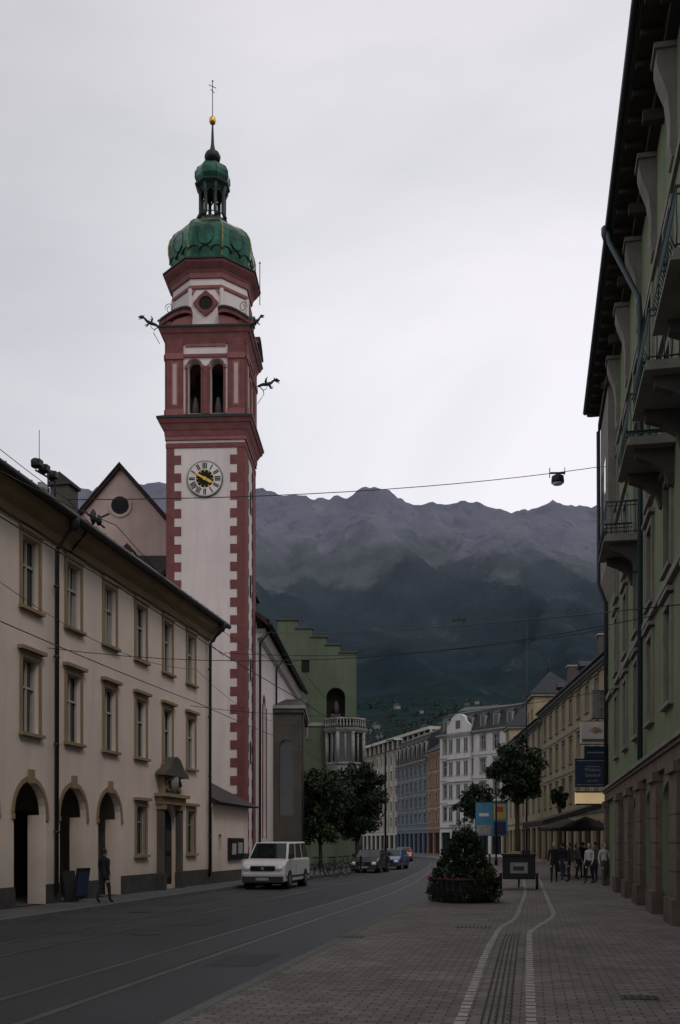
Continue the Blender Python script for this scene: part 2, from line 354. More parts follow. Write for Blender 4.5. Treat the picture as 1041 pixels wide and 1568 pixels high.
# ------------------------------------------------------------------ mountain
RP = [(-900, 780), (-300, 770), (-100, 755), (60, 745), (140, 748), (240, 738), (330, 752), (400, 746), (425, 758), (470, 762), (500, 766), (540, 757), (572, 744), (600, 752), (632, 770), (655, 765), (685, 767), (712, 761), (745, 770), (790, 781), (815, 778), (850, 767), (895, 773), (940, 778), (1042, 792), (1300, 815), (1900, 850)]
RX = [((a-521)/1530*4800, (1292-b)/1530*4800) for a, b in RP]
def zr(x):
    if x <= RX[0][0]: return RX[0][1]
    for (a, b), (c, d) in zip(RX, RX[1:]):
        if x <= c:
            t = (x-a)/(c-a); return b+(d-b)*t
    return RX[-1][1]
FY = [(450, 0), (900, .035), (1300, .105), (2000, .20), (2800, .37), (3500, .56), (4200, .79), (4800, 1.), (5400, .8)]
def fy(y):
    for (a, b), (c, d) in zip(FY, FY[1:]):
        if y <= c: return b+(d-b)*(y-a)/(c-a)
    return .8
NX, NY = 400, 225; vs = []; fs = []
for j in range(NY):
    y = 450+j*(5400-450)/(NY-1)
    for i in range(NX):
        x = -3800+i*7600/(NX-1)
        amp = max(0, min(1, (y-1300)/1500))*max(0, min(1, (4850-y)/900))
        wx = x+260*noise.noise(Vector((x/900, y/900, 3)))+.12*(y-3000)
        rdg = 1-abs(noise.noise(Vector((wx/520, y/2200, 0))))*2
        rd2 = 1-abs(noise.noise(Vector((wx/190, y/650, 7))))*2
        f = noise.fractal(Vector((x/260, y/260, 5)), .9, 2.1, 5)
        z = zr(x)*fy(y)+amp*(120*(rdg-.75)+38*(rd2-.6)+20*f)+min(1, max(0, (y-900)/1500))*12*f
        ja = max(0, 1-abs(y-4800)/500); z += ja*(24*noise.fractal(Vector((x/70, y/200, 1)), .8, 2.2, 5))
        if y < 1300: z += 10*noise.noise(Vector((x/90, y/90, 2)))*min(1, (y-450)/300)
        vs.append((x, y, max(z, -1) if y > 460 else -2))
for j in range(NY-1):
    for i in range(NX-1): a = j*NX+i; fs.append((a, a+1, a+NX+1, a+NX))
mm = bpy.data.materials.new('mountain_slopes'); mm.use_nodes = True; nt = mm.node_tree; bs = nt.nodes['Principled BSDF']; bs.inputs['Roughness'].default_value = 1; bs.inputs['Specular IOR Level'].default_value = 0
ge = _n(nt, 'ShaderNodeNewGeometry'); sp = _n(nt, 'ShaderNodeSeparateXYZ'); nt.links.new(ge.outputs['Position'], sp.inputs[0])
def noi(scale, sx=1, sy=1, sz=1, det=8, rough=.6, dist=0.):
    mpp = _n(nt, 'ShaderNodeMapping'); mpp.inputs['Scale'].default_value = (sx*scale, sy*scale, sz*scale); nn = _n(nt, 'ShaderNodeTexNoise'); nn.inputs['Scale'].default_value = 1; nn.inputs['Detail'].default_value = det; nn.inputs['Roughness'].default_value = rough; nn.inputs['Distortion'].default_value = dist
    nt.links.new(ge.outputs['Position'], mpp.inputs[0]); nt.links.new(mpp.outputs[0], nn.inputs['Vector']); return nn.outputs['Fac']
def mrange(src, a, b, c=0, d=1):
    q = _n(nt, 'ShaderNodeMapRange'); q.interpolation_type = 'SMOOTHSTEP'; q.inputs[1].default_value = a; q.inputs[2].default_value = b; q.inputs[3].default_value = c; q.inputs[4].default_value = d; nt.links.new(src, q.inputs[0]); return q.outputs[0]
def mixc(f, a, b):
    q = _n(nt, 'ShaderNodeMixRGB')
    nt.links.new(f, q.inputs[0])
    for i, c in ((1, a), (2, b)):
        if isinstance(c, tuple): q.inputs[i].default_value = (*c, 1)
        else: nt.links.new(c, q.inputs[i])
    return q.outputs[0]
def madd(a, k, b):
    q = _n(nt, 'ShaderNodeMath', operation='MULTIPLY_ADD'); nt.links.new(a, q.inputs[0]); q.inputs[1].default_value = k; nt.links.new(b, q.inputs[2]); return q.outputs[0]
forest = mixc(mrange(noi(.004), .35, .7), (.009, .021, .026), (.018, .036, .040))
forest = mixc(mrange(noi(.05, 1, 1, 1, 4), .4, .7, 0, .5), forest, (.007, .016, .019))
forest = mixc(mrange(noi(.0042, 1.6, 1.0, 1.4, 9, .65, .6), .57, .66, 0, .7), forest, (.034, .052, .050))
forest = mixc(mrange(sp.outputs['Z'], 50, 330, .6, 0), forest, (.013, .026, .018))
meadow = mixc(mrange(noi(.006, 1.5, 1, 1), .4, .6), (.040, .056, .060), (.070, .084, .080))
rock = mixc(mrange(noi(.006, 1.2, .7, 1), .35, .65), (.088, .093, .122), (.135, .135, .165))
rock = mixc(mrange(noi(.008, 2.0, .5, .4, 8, .6, .8), .57, .72, 0, .8), rock, (.175, .168, .192))
rock = mixc(mrange(noi(.011, 1.6, .5, 1.2), .54, .64), rock, (.062, .074, .088))
n1 = noi(.0022, 1.5, .7, 1); zn = madd(n1, 900, sp.outputs['Z'])
base = mixc(mrange(zn, 1390, 1480), forest, meadow); zn2 = madd(noi(.0035, 1.5, .7, 1, 9, .6, .6), 800, sp.outputs['Z']); base = mixc(mrange(zn2, 1530, 1680), base, rock)
haze = mixc(mrange(sp.outputs['Z'], 150, 1900, .04, .50), base, (.165, .172, .220))  # aerial haze painted into the slope colour, stronger with height
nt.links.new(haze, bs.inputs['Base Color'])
bp = _n(nt, 'ShaderNodeBump'); bp.inputs['Strength'].default_value = .7; bp.inputs['Distance'].default_value = 16
nt.links.new(noi(.02, 1.4, .8, 1, 10, .7), bp.inputs['Height']); nt.links.new(bp.outputs[0], bs.inputs['Normal'])
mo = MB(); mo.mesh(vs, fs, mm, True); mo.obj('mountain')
# hillside houses and trees
hh = MB(); rh_ = random.Random(5)
hm = [mat('far_wall_a', (.14, .145, .145)), mat('far_wall_b', (.085, .085, .08)), mat('far_wall_c', (.19, .19, .185))]; hr = mat('far_roof', (.035, .032, .034))
for k in range(46):
    x = rh_.uniform(10, 260); y = rh_.uniform(800, 1330); z = zr(x)*fy(y)+10*noise.noise(Vector((x/90, y/90, 2)))
    T = Matrix.Translation((x, y, z)) @ Matrix.Rotation(rh_.uniform(-.5, .5), 4, 'Z'); a = rh_.uniform(2.4, 4.2); h = rh_.uniform(2.5, 5)
    hh.box(-a, a, -4, 4, -6, h, rh_.choice(hm), T); hh.prism([(-a-.8, h), (a+.8, h), (0, h+2.6)], -5, 5, hr, T)
    for q in (-.5, .3): hh.box(a*q, a*q+.9, -4.05, -4.01, h-2, h-.7, 'dark', T)
hh.obj('hillside_houses')
tt = MB()
for k in range(420):
    x = rh_.uniform(-60, 330); y = rh_.uniform(620, 1340); z = zr(x)*fy(y)+10*noise.noise(Vector((x/90, y/90, 2)))*min(1, (y-450)/300); r_ = rh_.uniform(3, 7); hgt = rh_.uniform(5, 12)
    for _ in range(26):
        d = Vector((rh_.gauss(0, .5)*r_, rh_.gauss(0, .5)*r_, rh_.random()*hgt)); a = Vector((rh_.gauss(0, 1), rh_.gauss(0, 1), rh_.gauss(0, 1))).normalized()*1.5; b = a.cross(Vector((rh_.gauss(0, 1), rh_.gauss(0, 1), rh_.gauss(0, 1)))).normalized()*1.1
        p_ = Vector((x, y, z-1))+d; tt.face([p_-a, p_-b, p_+a, p_+b], 'ftree')
tt.obj('hillside_trees')

# ------------------------------------------------------------------ left town house
V0 = 14.0; E, L = fempty('arcaded_town_house', st(-13.45, V0), st(-13.45, 40.6))
W = MB(); ops = []
bays = [25.15-V0+2.61*k for k in range(-4, 6)]
for b in bays: ops += [(b-.46, b+.46, 8.1, 10.0), (b-.46, b+.46, 4.7, 6.72)]
arches = [bays[i] for i in range(0, 7)]
for b in arches: ops.append((b-.88, b+.88, 0, 3.4, 1))
ops.append((bays[7]-.42, bays[7]+.42, 1.3, 3.0)); ops.append((bays[9]-.42, bays[9]+.42, 1.3, 3.0))
dx = bays[8]; ops.append((dx-.85, dx+.85, 0.15, 3.1, 1))
facade(W, 0, L, 0, 10.55, ops, 'cream', rev=.2)
W.face([(L, 0, 0), (L, 12, 0), (L, 12, 10.55), (L, 0, 10.55)], 'cream'); W.face([(0, 0, 0), (0, 12, 0), (0, 12, 10.55), (0, 0, 10.55)], 'cream')
xe = bays[6]+1.4
W.face([(0, 3.1, 0), (xe, 3.1, 0), (xe, 3.1, 3.7), (0, 3.1, 3.7)], 'arcade_shade'); W.face([(xe, .2, 0), (xe, 3.1, 0), (xe, 3.1, 3.7), (xe, .2, 3.7)], 'arcade_shade')
W.face([(0, .2, 3.7), (xe, .2, 3.7), (xe, 3.1, 3.7), (0, 3.1, 3.7)], 'arcade_shade')
for b in arches:
    for q in (-.881, .881): W.face([(b+q, .2, 0), (b+q, .55, 0), (b+q, .55, 2.5), (b+q, .2, 2.5)], 'cream')
    W.box(b-.82, b+.82, 3.02, 3.09, .0, 2.75, 'dkframe'); W.box(b-.72, b-.03, 2.98, 3.019, .6, 2.6, 'glass'); W.box(b+.03, b+.72, 2.98, 3.019, .6, 2.6, 'glass')
    W.box(b-.14, b+.14, -.07, -.001, 3.34, 3.72, 'ochre'); W.box(b-1.0, b-.881, -.05, .19, 2.35, 2.5, 'ochre'); W.box(b+.881, b+1.0, -.05, .19, 2.35, 2.5, 'ochre')
    N = 12; R0, R1 = .885, 1.02
    for k in range(N):
        a0, a1 = math.pi*k/N, math.pi*(k+1)/N
        W.prism([(b-R0*math.cos(a0), 2.52+R0*math.sin(a0)), (b-R1*math.cos(a0), 2.52+R1*math.sin(a0)), (b-R1*math.cos(a1), 2.52+R1*math.sin(a1)), (b-R0*math.cos(a1), 2.52+R0*math.sin(a1))], -.03, -.001, 'ochre')
for i in range(len(arches)-1): W.box(arches[i]+.881, arches[i+1]-.881, -.05, -.001, 0, .55, 'plinth')
W.box(arches[-1]+.881, dx-1.1, -.06, -.001, 0, .62, 'plinth'); W.box(dx+1.1, L, -.06, -.001, 0, .62, 'plinth')
W.obj('walls', E)
D = MB()
for b in bays:
    window(D, b-.46, b+.46, 8.1, 10.0, rev=.19, hood=False, trim=.13, cols=2, trans=.62); window(D, b-.46, b+.46, 4.7, 6.72, rev=.19, hood=True, trim=.13, trans=.62)
    D.box(b-.62, b+.62, -.1, -.001, 10.14, 10.24, 'ochre')
for i in (7, 9):
    window(D, bays[i]-.42, bays[i]+.42, 1.3, 3.0, rev=.19, hood=True, trim=.14)
    for q in range(5): D.tube([(bays[i]-.34+q*.17, -.02, 1.3), (bays[i]-.34+q*.17, -.02, 3.0)], .012, 'metal', 4)
D.obj('windows', E)
D = MB()      # portal
D.box(dx-.84, dx+.84, .15, .19, .15, 3.1, 'dark'); D.box(dx-.03, dx+.03, .12, .149, .15, 3.0, 'dkframe')
for q in (-.45, .45):
    for zz in (.4, 1.4): D.box(dx+q-.27, dx+q+.27, .125, .149, zz, zz+.8, 'dkframe')
for sx in (-1, 1):
    D.box(dx+sx*.97-.12, dx+sx*.97+.12, -.22, -.001, 0, 3.0, 'taupe'); D.box(dx+sx*.97-.17, dx+sx*.97+.17, -.28, -.002, 0, .6, 'plinth'); D.box(dx+sx*.97-.17, dx+sx*.97+.17, -.28, -.002, 2.95, 3.15, 'ochre')
D.box(dx-1.2, dx+1.2, -.3, -.001, 3.15, 3.42, 'ochre'); D.box(dx-1.35, dx+1.35, -.42, -.001, 3.42, 3.54, 'ochre')
D.box(dx-.9, dx+.9, -.2, -.001, 3.54, 4.2, 'ochre'); D.prism([(dx-1.3, 4.2), (dx+1.3, 4.2), (dx+1.2, 4.32), (dx+.75, 4.5), (dx+.35, 4.85), (dx, 4.95), (dx-.35, 4.85), (dx-.75, 4.5), (dx-1.2, 4.32)], -.4, -.001, 'taupe')
for sgn in (-1, 1): D.tube([(dx+sgn*(.55+.22*math.cos(a)), -.25, 3.86+.22*math.sin(a)) for a in [k*.5 for k in range(12)]], .05, 'taupe', 5)
D.lathe([(.02, 3.6), (.25, 3.65), (.36, 3.9), (.36, 4.2), (.2, 4.3)], dx, -.22, 12, 'stone', sy=.5); D.obj('portal', E)
R = MB()
R.prismx([(0, 10.3), (-.12, 10.3), (-.2, 10.5), (-.42, 10.66), (-.55, 10.9), (0, 10.9)], -.3, L+.3, 'ochre')
R.prismx([(-.62, 10.9), (-.62, 11.02), (5.8, 14.6), (5.8, 14.4), (0, 10.9)], -.4, L+.45, 'rooftile')
R.prismx([(5.8, 14.4), (5.8, 14.6), (12.6, 11), (12.6, 10.8)], -.4, L+.45, 'rooftile')
R.face([(L, 0, 10.55), (L, 12, 10.55), (L, 5.8, 14.4)], 'cream'); R.face([(0, 0, 10.55), (0, 12, 10.55), (0, 5.8, 14.4)], 'cream')
R.tube([(-.4, -.70, 10.98), (L+.5, -.70, 10.98)], .11, 'lead', 8)
for x in (26.45-V0, 40.25-V0):
    R.tube([(x, -.66, 10.9), (x, -.5, 10.55), (x, -.14, 10.1), (x, -.12, .3)], .065, 'lead', 8); R.lathe([(.1, 10.6), (.16, 10.85), (.16, 10.98)], x, -.66, 8, 'lead')
    for zz in (2, 4.5, 7, 9): R.tube([(x, -.12, zz), (x, -.12, zz+.06)], .09, 'lead', 8)
for k in range(40): R.box(.3+k*.66, .36+k*.66, -.55, -.35, 11.15, 11.25, 'metal')
R.tube([(0, -.42, 11.25), (L, -.42, 11.25)], .015, 'metal', 4)
R.obj('roof', E)
C = MB(); cx = 28.5-V0
C.box(cx-.3, cx+.3, .35, .95, 11.2, 12.6, 'taupe'); C.box(cx-.36, cx+.36, .28, 1.02, 12.6, 12.7, 'plinth'); C.prismx([(.28, 12.7), (1.02, 12.7), (.65, 13.0)], cx-.36, cx+.36, 'roofdk'); C.obj('chimney', E)
C = MB(); o0 = -1.2
for sx in (26.9+o0, 26.5+o0): C.tube([(sx-V0, -.45, 11.0), (sx-V0, -.45, 11.9)], .025, 'metal')
C.tube([(25.8+o0-V0, -.45, 11.65), (26.9+o0-V0, -.45, 11.75)], .025, 'metal')
for sx in (25.8, 26.2, 26.7): C.lathe([(.05, 11.70), (.12, 11.74), (.13, 11.9), (.07, 11.96)], sx+o0-V0, -.45, 10, 'metal'); C.box(sx+o0-V0-.1, sx+o0-V0+.1, -.62, -.47, 11.76, 11.92, 'metal')
C.box(26.1+o0-V0, 26.35+o0-V0, -.5, -.35, 11.3, 11.45, 'frame'); C.tube([(26+o0-V0, -.45, 11.9), (26.+o0-V0, -.45, 12.8)], .010, 'metal')
C.obj('roof_floodlights', E)
C = MB(); x = 27.4-V0    # span-wire bracket on the wall
C.tube([(x, 0, 10.2), (x, -.9, 11.2), (x, -1.3, 11.35)], .03, 'metal'); C.lathe([(.05, 11.1), (.09, 11.2), (.09, 11.4), (.04, 11.5)], x, -.8, 8, 'metal'); C.lathe([(.05, 11.2), (.10, 11.3), (.04, 11.5)], x+.5, -.75, 8, 'metal'); C.tube([(x-.5, -.75, 11.3), (x+.9, -.75, 11.25)], .03, 'metal'); C.obj('wire_bracket', E)
# low annexe beyond
E2, L2_ = fempty('church_annexe', st(-13.40, 40.75), st(-13.40, 46.2))
A = MB(); facade(A, 0, L2_, 0, 3.45, [(.9, 1.35, 1.3, 2.1)], 'cream'); A.face([(L2_, 0, 0), (L2_, 5, 0), (L2_, 5, 3.45), (L2_, 0, 3.45)], 'cream'); A.face([(.9, .15, 1.3), (1.35, .15, 1.3), (1.35, .15, 2.1), (.9, .15, 2.1)], 'glass')
A.box(0, L2_, -.05, -.001, 0, .5, 'plinth')
A.prismx([(-.35, 3.4), (-.35, 3.5), (2.6, 5.0), (2.6, 4.8), (0, 3.4)], -.15, L2_+.3, 'rooftile'); A.tube([(-.2, -.4, 3.45), (L2_+.3, -.4, 3.45)], .06, 'lead')
A.box(2.2, 4.4, -.12, -.001, .95, 1.95, 'metal'); A.box(2.3, 4.3, -.135, -.121, 1.05, 1.85, 'glass'); A.box(2.45, 3.1, -.14, -.136, 1.2, 1.7, 'curtain'); A.box(3.4, 4.1, -.14, -.136, 1.25, 1.75, 'curtain')
A.obj('walls', E2)

# ------------------------------------------------------------------ tower
TA = -math.radians(2.7); TW = 4.1
tx, ty = -4.96-TW*math.cos(TA), 52-TW*math.sin(TA)
T = empty('church_tower', tx, ty, 0, TA)
B = MB(); c = TW/2
B.box(0, TW, 0, TW, 0, 22.9, 'twhite'); B.obj('shaft', T)
Q = MB()
def rotT(kk): return Matrix.Translation((c, c, 0)) @ Matrix.Rotation(kk*math.pi/2, 4, 'Z') @ Matrix.Translation((-c, -c, 0))
for f in (0, 1, 3):
    T_ = rotT(f); w0 = .40 if f == 0 else 1.25; w1 = w0+(.36 if f == 0 else .2)
    Q.box(-.02, w0, -.03, -.001, 0, 22.5, 'tred', T_); Q.box(TW-w0, TW+.02, -.03, -.001, 0, 22.5, 'tred', T_)
    z = .1
    while z < 22.3:
        Q.box(w0, w1, -.03, -.001, z, z+.47, 'tred', T_); Q.box(TW-w1, TW-w0, -.03, -.001, z, z+.47, 'tred', T_); z += .93
    Q.box(-.04, TW+.04, -.05, -.001, 22.35, 22.6, 'tred', T_)
Q.obj('quoins', T)
def sq(mb, z0, z1, o0, o1, m):
    a, b = -o0, TW+o0; p, q = -o1, TW+o1
    vs = [(a, a, z0), (b, a, z0), (b, b, z0), (a, b, z0), (p, p, z1), (q, p, z1), (q, q, z1), (p, q, z1)]
    mb.mesh(vs, [(3, 2, 1, 0), (4, 5, 6, 7), (0, 1, 5, 4), (1, 2, 6, 5), (2, 3, 7, 6), (3, 0, 4, 7)], m)
K = MB()
sq(K, 22.75, 22.95, .08, .08, 'tred2'); sq(K, 22.95, 23.25, .10, .12, 'tred'); sq(K, 23.25, 23.55, .14, .30, 'tred2'); sq(K, 23.55, 23.78, .34, .42, 'tred'); sq(K, 23.78, 23.88, .46, .46, 'copper_dk'); sq(K, 23.88, 24.1, .44, .05, 'copper_dk')
sq(K, 27.05, 27.2, .08, .12, 'tred2'); sq(K, 27.75, 28.0, .06, .10, 'tred'); sq(K, 28.0, 28.25, .10, .22, 'tred2'); sq(K, 28.25, 28.5, .26, .36, 'tred'); sq(K, 28.5, 28.6, .40, .40, 'copper_dk'); sq(K, 28.6, 28.9, .38, -.3, 'copper_dk')
K.obj('cornices', T)
Bf = MB()
for f in range(4):
    T_ = rotT(f); tmp = MB()
    facade(tmp, 0, TW, 24.0, 28.0, [(1.12, 1.80, 24.15, 26.95, 1), (2.30, 2.98, 24.15, 26.95, 1)], 'twhite', rev=.5)
    for x0 in (1.12, 2.30):
        cxx = x0+.34; N = 10
        for kx in range(N):
            a0, a1 = math.pi*kx/N, math.pi*(kx+1)/N
            tmp.prism([(cxx-q*math.cos(a), 26.61+q*math.sin(a)) for q, a in ((.345, a0), (.42, a0), (.42, a1), (.345, a1))], -.05, -.001, 'tred2')
        tmp.box(x0-.12, x0-.001, -.05, -.001, 24.1, 26.6, 'tred'); tmp.box(x0+.681, x0+.80, -.05, -.001, 24.1, 26.6, 'tred')
        tmp.box(x0-.15, x0-.001, -.09, -.0015, 26.5, 26.66, 'tred2'); tmp.box(x0+.681, x0+.83, -.09, -.0015, 26.5, 26.66, 'tred2')
    tmp.box(1.93, 2.17, -.08, -.002, 24.1, 26.6, 'tred')
    for x0 in (.0, TW-.88):
        tmp.box(x0, x0+.88, -.10, -.001, 24.0, 27.1, 'tred'); tmp.box(x0+.26, x0+.62, -.118, -.101, 24.5, 26.8, 'tred2'); tmp.box(x0+.34, x0+.54, -.125, -.119, 24.6, 26.7, 'pink')
        tmp.box(x0-.03, x0+.91, -.15, -.102, 26.95, 27.25, 'tred2'); tmp.box(x0, x0+.88, -.10, -.002, 27.22, 28.0, 'tred')
        tmp.box(x0-.03, x0+.91, -.14, -.102, 24.0, 24.35, 'tred2')
    tmp.box(.95, TW-.95, -.05, -.001, 24.0, 24.12, 'tred2'); tmp.box(1.0, TW-1.0, -.06, -.002, 27.62, 27.75, 'tred2')
    tmp.v = [tuple(T_ @ Vector(v)) for v in tmp.v]
    for fc, mi_, s_ in zip(tmp.f, tmp.m, tmp.sm): Bf.face([tmp.v[i] for i in fc], tmp.mats[mi_])
Bf.box(.55, TW-.55, .55, TW-.55, 24.0, 24.2, 'dark'); Bf.box(.6, TW-.6, .6, TW-.6, 27.4, 27.9, 'dark'); Bf.box(c-.12, c+.12, c-.9, c+.9, 24.2, 27.4, 'dark'); Bf.box(c-.9, c+.9, c-.12, c+.12, 24.2, 27.4, 'dark')
for sx in (-.62, .58): Bf.lathe([(.05, 24.2), (.2, 24.25), (.17, 24.7), (.1, 24.95), (.09, 25.1), (.02, 25.2)], c+sx, .45, 8, 'taupe')
Bf.obj('belfry', T)
P = MB()
for f in range(4):
    T_ = rotT(f)
    for sgn in (-1, 1):
        N = 8; pts = []
        for kx in range(N+1):
            tt_ = kx/N; x = 2.3-tt_*1.6; zz = 28.62+.62*math.sin(math.pi/2*min(1, tt_*1.15))-(.08 if tt_ > .9 else 0); pts.append((x, zz))
        for a, b in zip(pts, pts[1:]):
            q = [(c+sgn*a[0], a[1]), (c+sgn*b[0], b[1]), (c+sgn*b[0], b[1]+.22), (c+sgn*a[0], a[1]+.22)]
            P.prism(q, -.36, .25, 'tred', T_); q2 = [(q[3][0], q[3][1]), (q[2][0], q[2][1]), (q[2][0], q[2][1]+.1), (q[3][0], q[3][1]+.1)]
            P.prism(q2, -.44, .25, 'copper_dk', T_)
        P.prism([(c+sgn*.72, 28.6), (c+sgn*2.1, 28.6), (c+sgn*1.5, 29.0), (c+sgn*.72, 29.2)], -.2, .25, 'tred2', T_)
P.obj('pediments', T)
O8 = math.pi/8
def ap(a): return a/math.cos(math.pi/8)
Dm = MB()
Dm.lathe([(ap(1.98), 28.6), (ap(1.98), 31.5)], c, c, 8, 'twhite', O8, False)
Dm.lathe([(ap(2.02), 30.65), (ap(2.05), 30.7), (ap(2.05), 30.82), (ap(2.0), 30.87)], c, c, 8, 'tred2', O8, False)
Dm.lathe([(ap(2.0), 31.2), (ap(2.06), 31.22), (ap(2.10), 31.45), (ap(2.22), 31.62)], c, c, 8, 'tred2', O8, False)
Dm.lathe([(ap(2.24), 31.625), (ap(2.42), 31.88), (ap(2.44), 32.0)], c, c, 8, 'tred', O8, False)
Dm.lathe([(ap(2.5), 32.01), (ap(2.5), 32.08), (ap(2.1), 32.3)], c, c, 8, 'copper_dk', O8, False)
for kx in range(8):
    a = O8+kx*math.pi/4; x, y = c+ap(2.0)*math.cos(a), c+ap(2.0)*math.sin(a)
    Dm.tube([(x, y, 28.9), (x, y, 30.66)], .11, 'twhite', 6, False)
for kx in range(0, 8, 2):
    T_ = Matrix.Translation((c, c, 0)) @ Matrix.Rotation(kx*math.pi/4, 4, 'Z')
    tmp = MB()
    for (r0, r1, yy, m_) in ((0, .36, -2.03, 'dark'), (.36, .52, -2.08, 'tred')):
        N = 32
        for q in range(N):
            a0, a1 = 2*math.pi*q/N, 2*math.pi*(q+1)/N
            L_ = lambda a: 1+.28*abs(math.cos(2*a))**8
            pts = [(r0*math.cos(a0), 29.9+r0*math.sin(a0)), (r1*L_(a0)*math.cos(a0), 29.9+r1*L_(a0)*math.sin(a0)), (r1*L_(a1)*math.cos(a1), 29.9+r1*L_(a1)*math.sin(a1)), (r0*math.cos(a1), 29.9+r0*math.sin(a1))]
            if r0 == 0: pts = [(r1*math.cos(a0), 29.9+r1*math.sin(a0)), (r1*math.cos(a1), 29.9+r1*math.sin(a1)), (0, 29.9)]
            tmp.prism(pts, yy, -1.97, m_)
    for sgn in (-1, 1):
        tmp.prism([(sgn*.78, 29.0), (sgn*.86, 29.0), (sgn*.86, 30.2), (sgn*.62, 30.65), (sgn*.54, 30.65), (sgn*.78, 30.2)], -2.05, -1.96, 'tred2')
    tmp.v = [tuple(T_ @ Vector(v)) for v in tmp.v]
    for fc, mi_ in zip(tmp.f, tmp.m): Dm.face([tmp.v[i] for i in fc], tmp.mats[mi_])
Dm.obj('octagonal_drum', T)
Do = MB()
prof = [(1.98, 32.2), (2.05, 32.5), (2.14, 32.85), (2.2, 33.2), (2.2, 33.55), (2.12, 33.9), (1.95, 34.22), (1.68, 34.5), (1.34, 34.72), (1.0, 34.86)]
Do.lathe([(ap(r_), z_) for r_, z_ in prof], c, c, 8, 'copper', O8, False)
for kx in range(8):
    a = O8+kx*math.pi/4; Do.tube([(c+ap(r_+.01)*math.cos(a), c+ap(r_+.01)*math.sin(a), z_) for r_, z_ in prof], .04, 'rib', 6)
    a0, a1 = a, a+math.pi/4
    for q in range(3):
        t0, t1 = q/3, (q+1)/3; r_ = ap(2.16)
        p0 = Vector((c+r_*math.cos(a0), c+r_*math.sin(a0), 0)); p1 = Vector((c+r_*math.cos(a1), c+r_*math.sin(a1), 0)); s0, s1 = p0.lerp(p1, t0), p0.lerp(p1, t1)
        arc = [s0.lerp(s1, .5-.5*math.cos(math.pi*w_/6))+Vector((0, 0, 32.62+.26*math.sin(math.pi*w_/6))) for w_ in range(7)]
        Do.tube(arc, .035, 'copper_dk', 5)
    am = (a0+a1)/2; R_ = Matrix.Translation((c, c, 0)) @ Matrix.Rotation(am+math.pi/2, 4, 'Z')
    Do.tube([R_ @ Vector((.45*math.cos(u_), -2.2+.25*max(0, math.sin(u_))**2*.6, 33.45+.55*math.sin(u_))) for u_ in [k_*math.pi/8 for k_ in range(17)]], .03, 'copper_dk', 5)
Do.lathe([(ap(1.06), 34.78), (ap(1.1), 34.9), (ap(1.0), 34.97), (ap(.84), 35.1)], c, c, 8, 'rib', O8, False)
Do.obj('onion_dome', T)
La = MB()
La.lathe([(.86, 35.05), (.78, 35.35), (.70, 35.42)], c, c, 8, 'copper_dk', O8, False)
for kx in range(8):
    a = O8+kx*math.pi/4; x, y = c+.66*math.cos(a), c+.66*math.sin(a)
    La.tube([(c+.82*math.cos(a), c+.82*math.sin(a), 35.35), (x, y, 35.7), (x, y, 36.75), (c+.8*math.cos(a), c+.8*math.sin(a), 37.1)], .10, 'copper_dk', 6)
    b = a+math.pi/4; p0 = Vector((x, y, 0)); p1 = Vector((c+.66*math.cos(b), c+.66*math.sin(b), 0))
    La.tube([p0.lerp(p1, w_/6)+Vector((0, 0, 36.6+.3*math.sin(math.pi*w_/6))) for w_ in range(7)], .05, 'copper_dk', 5)
    La.tube([p0+Vector((0, 0, 35.65)), p1+Vector((0, 0, 35.65))], .03, 'copper_dk', 5)
La.lathe([(.7, 36.9), (.78, 37.05), (.96, 37.22), (.98, 37.3), (.88, 37.36)], c, c, 8, 'copper_dk', O8, False)
La.lathe([(.84, 37.34), (.96, 37.6), (.95, 37.9), (.80, 38.2), (.5, 38.42), (.26, 38.55), (.2, 38.66)], c, c, 8, 'copper', O8, False)
for kx in range(8):
    a = O8+kx*math.pi/4; La.tube([(c+r_*math.cos(a), c+r_*math.sin(a), z_) for r_, z_ in ((.86, 37.36), (.97, 37.6), (.96, 37.9), (.81, 38.2), (.5, 38.43), (.26, 38.56))], .022, 'copper_dk', 5)
La.lathe([(.2, 38.62), (.4, 38.74), (.45, 38.92), (.36, 39.12), (.16, 39.26), (.09, 39.6), (.05, 40.6), (.04, 40.75)], c, c, 12, 'copper_dk')
La.lathe([(.02, 40.68), (.14, 40.74), (.2, 40.9), (.14, 41.06), (.02, 41.12)], c, c, 12, 'gold')
La.tube([(c, c, 41.1), (c, c, 43.0)], .022, 'metal')
for zz, hw in ((42.5, .10), (42.75, .2)): La.tube([(c-hw, c, zz+.1), (c+hw, c, zz-.1)], .018, 'metal')
La.lathe([(.02, 43.0), (.05, 43.04), (.02, 43.1)], c, c, 6, 'metal'); La.obj('lantern', T)
Ck = MB(); cz = 1.7+(1292-733)*.03399; cx = c-.03
Ck.disc((cx, -.06, cz), .95, 'y', 'metal', .06, 40); Ck.disc((cx, -.08, cz), .92, 'y', 'curtain', .06, 40); Ck.disc((cx, -.085, cz), .87, 'y', 'sg_white', .06, 40); Ck.disc((cx, -.09, cz), .46, 'y', 'dark', .06, 32)
rom = [3, 1, 2, 3, 2, 1, 2, 3, 4, 2, 1, 2]
for kx in range(12):
    a = kx*math.pi/6; n_ = rom[kx]
    R_ = Matrix.Translation((cx, 0, cz)) @ Matrix.Rotation(a, 4, 'Y')
    for q in range(n_):
        o = (q-(n_-1)/2)*.085; Ck.box(o-.028, o+.028, -.125, -.117, .52, .83, 'dark', R_)
    Ck.box(-.015, .015, -.125, -.121, .36, .46, 'goldp', R_)
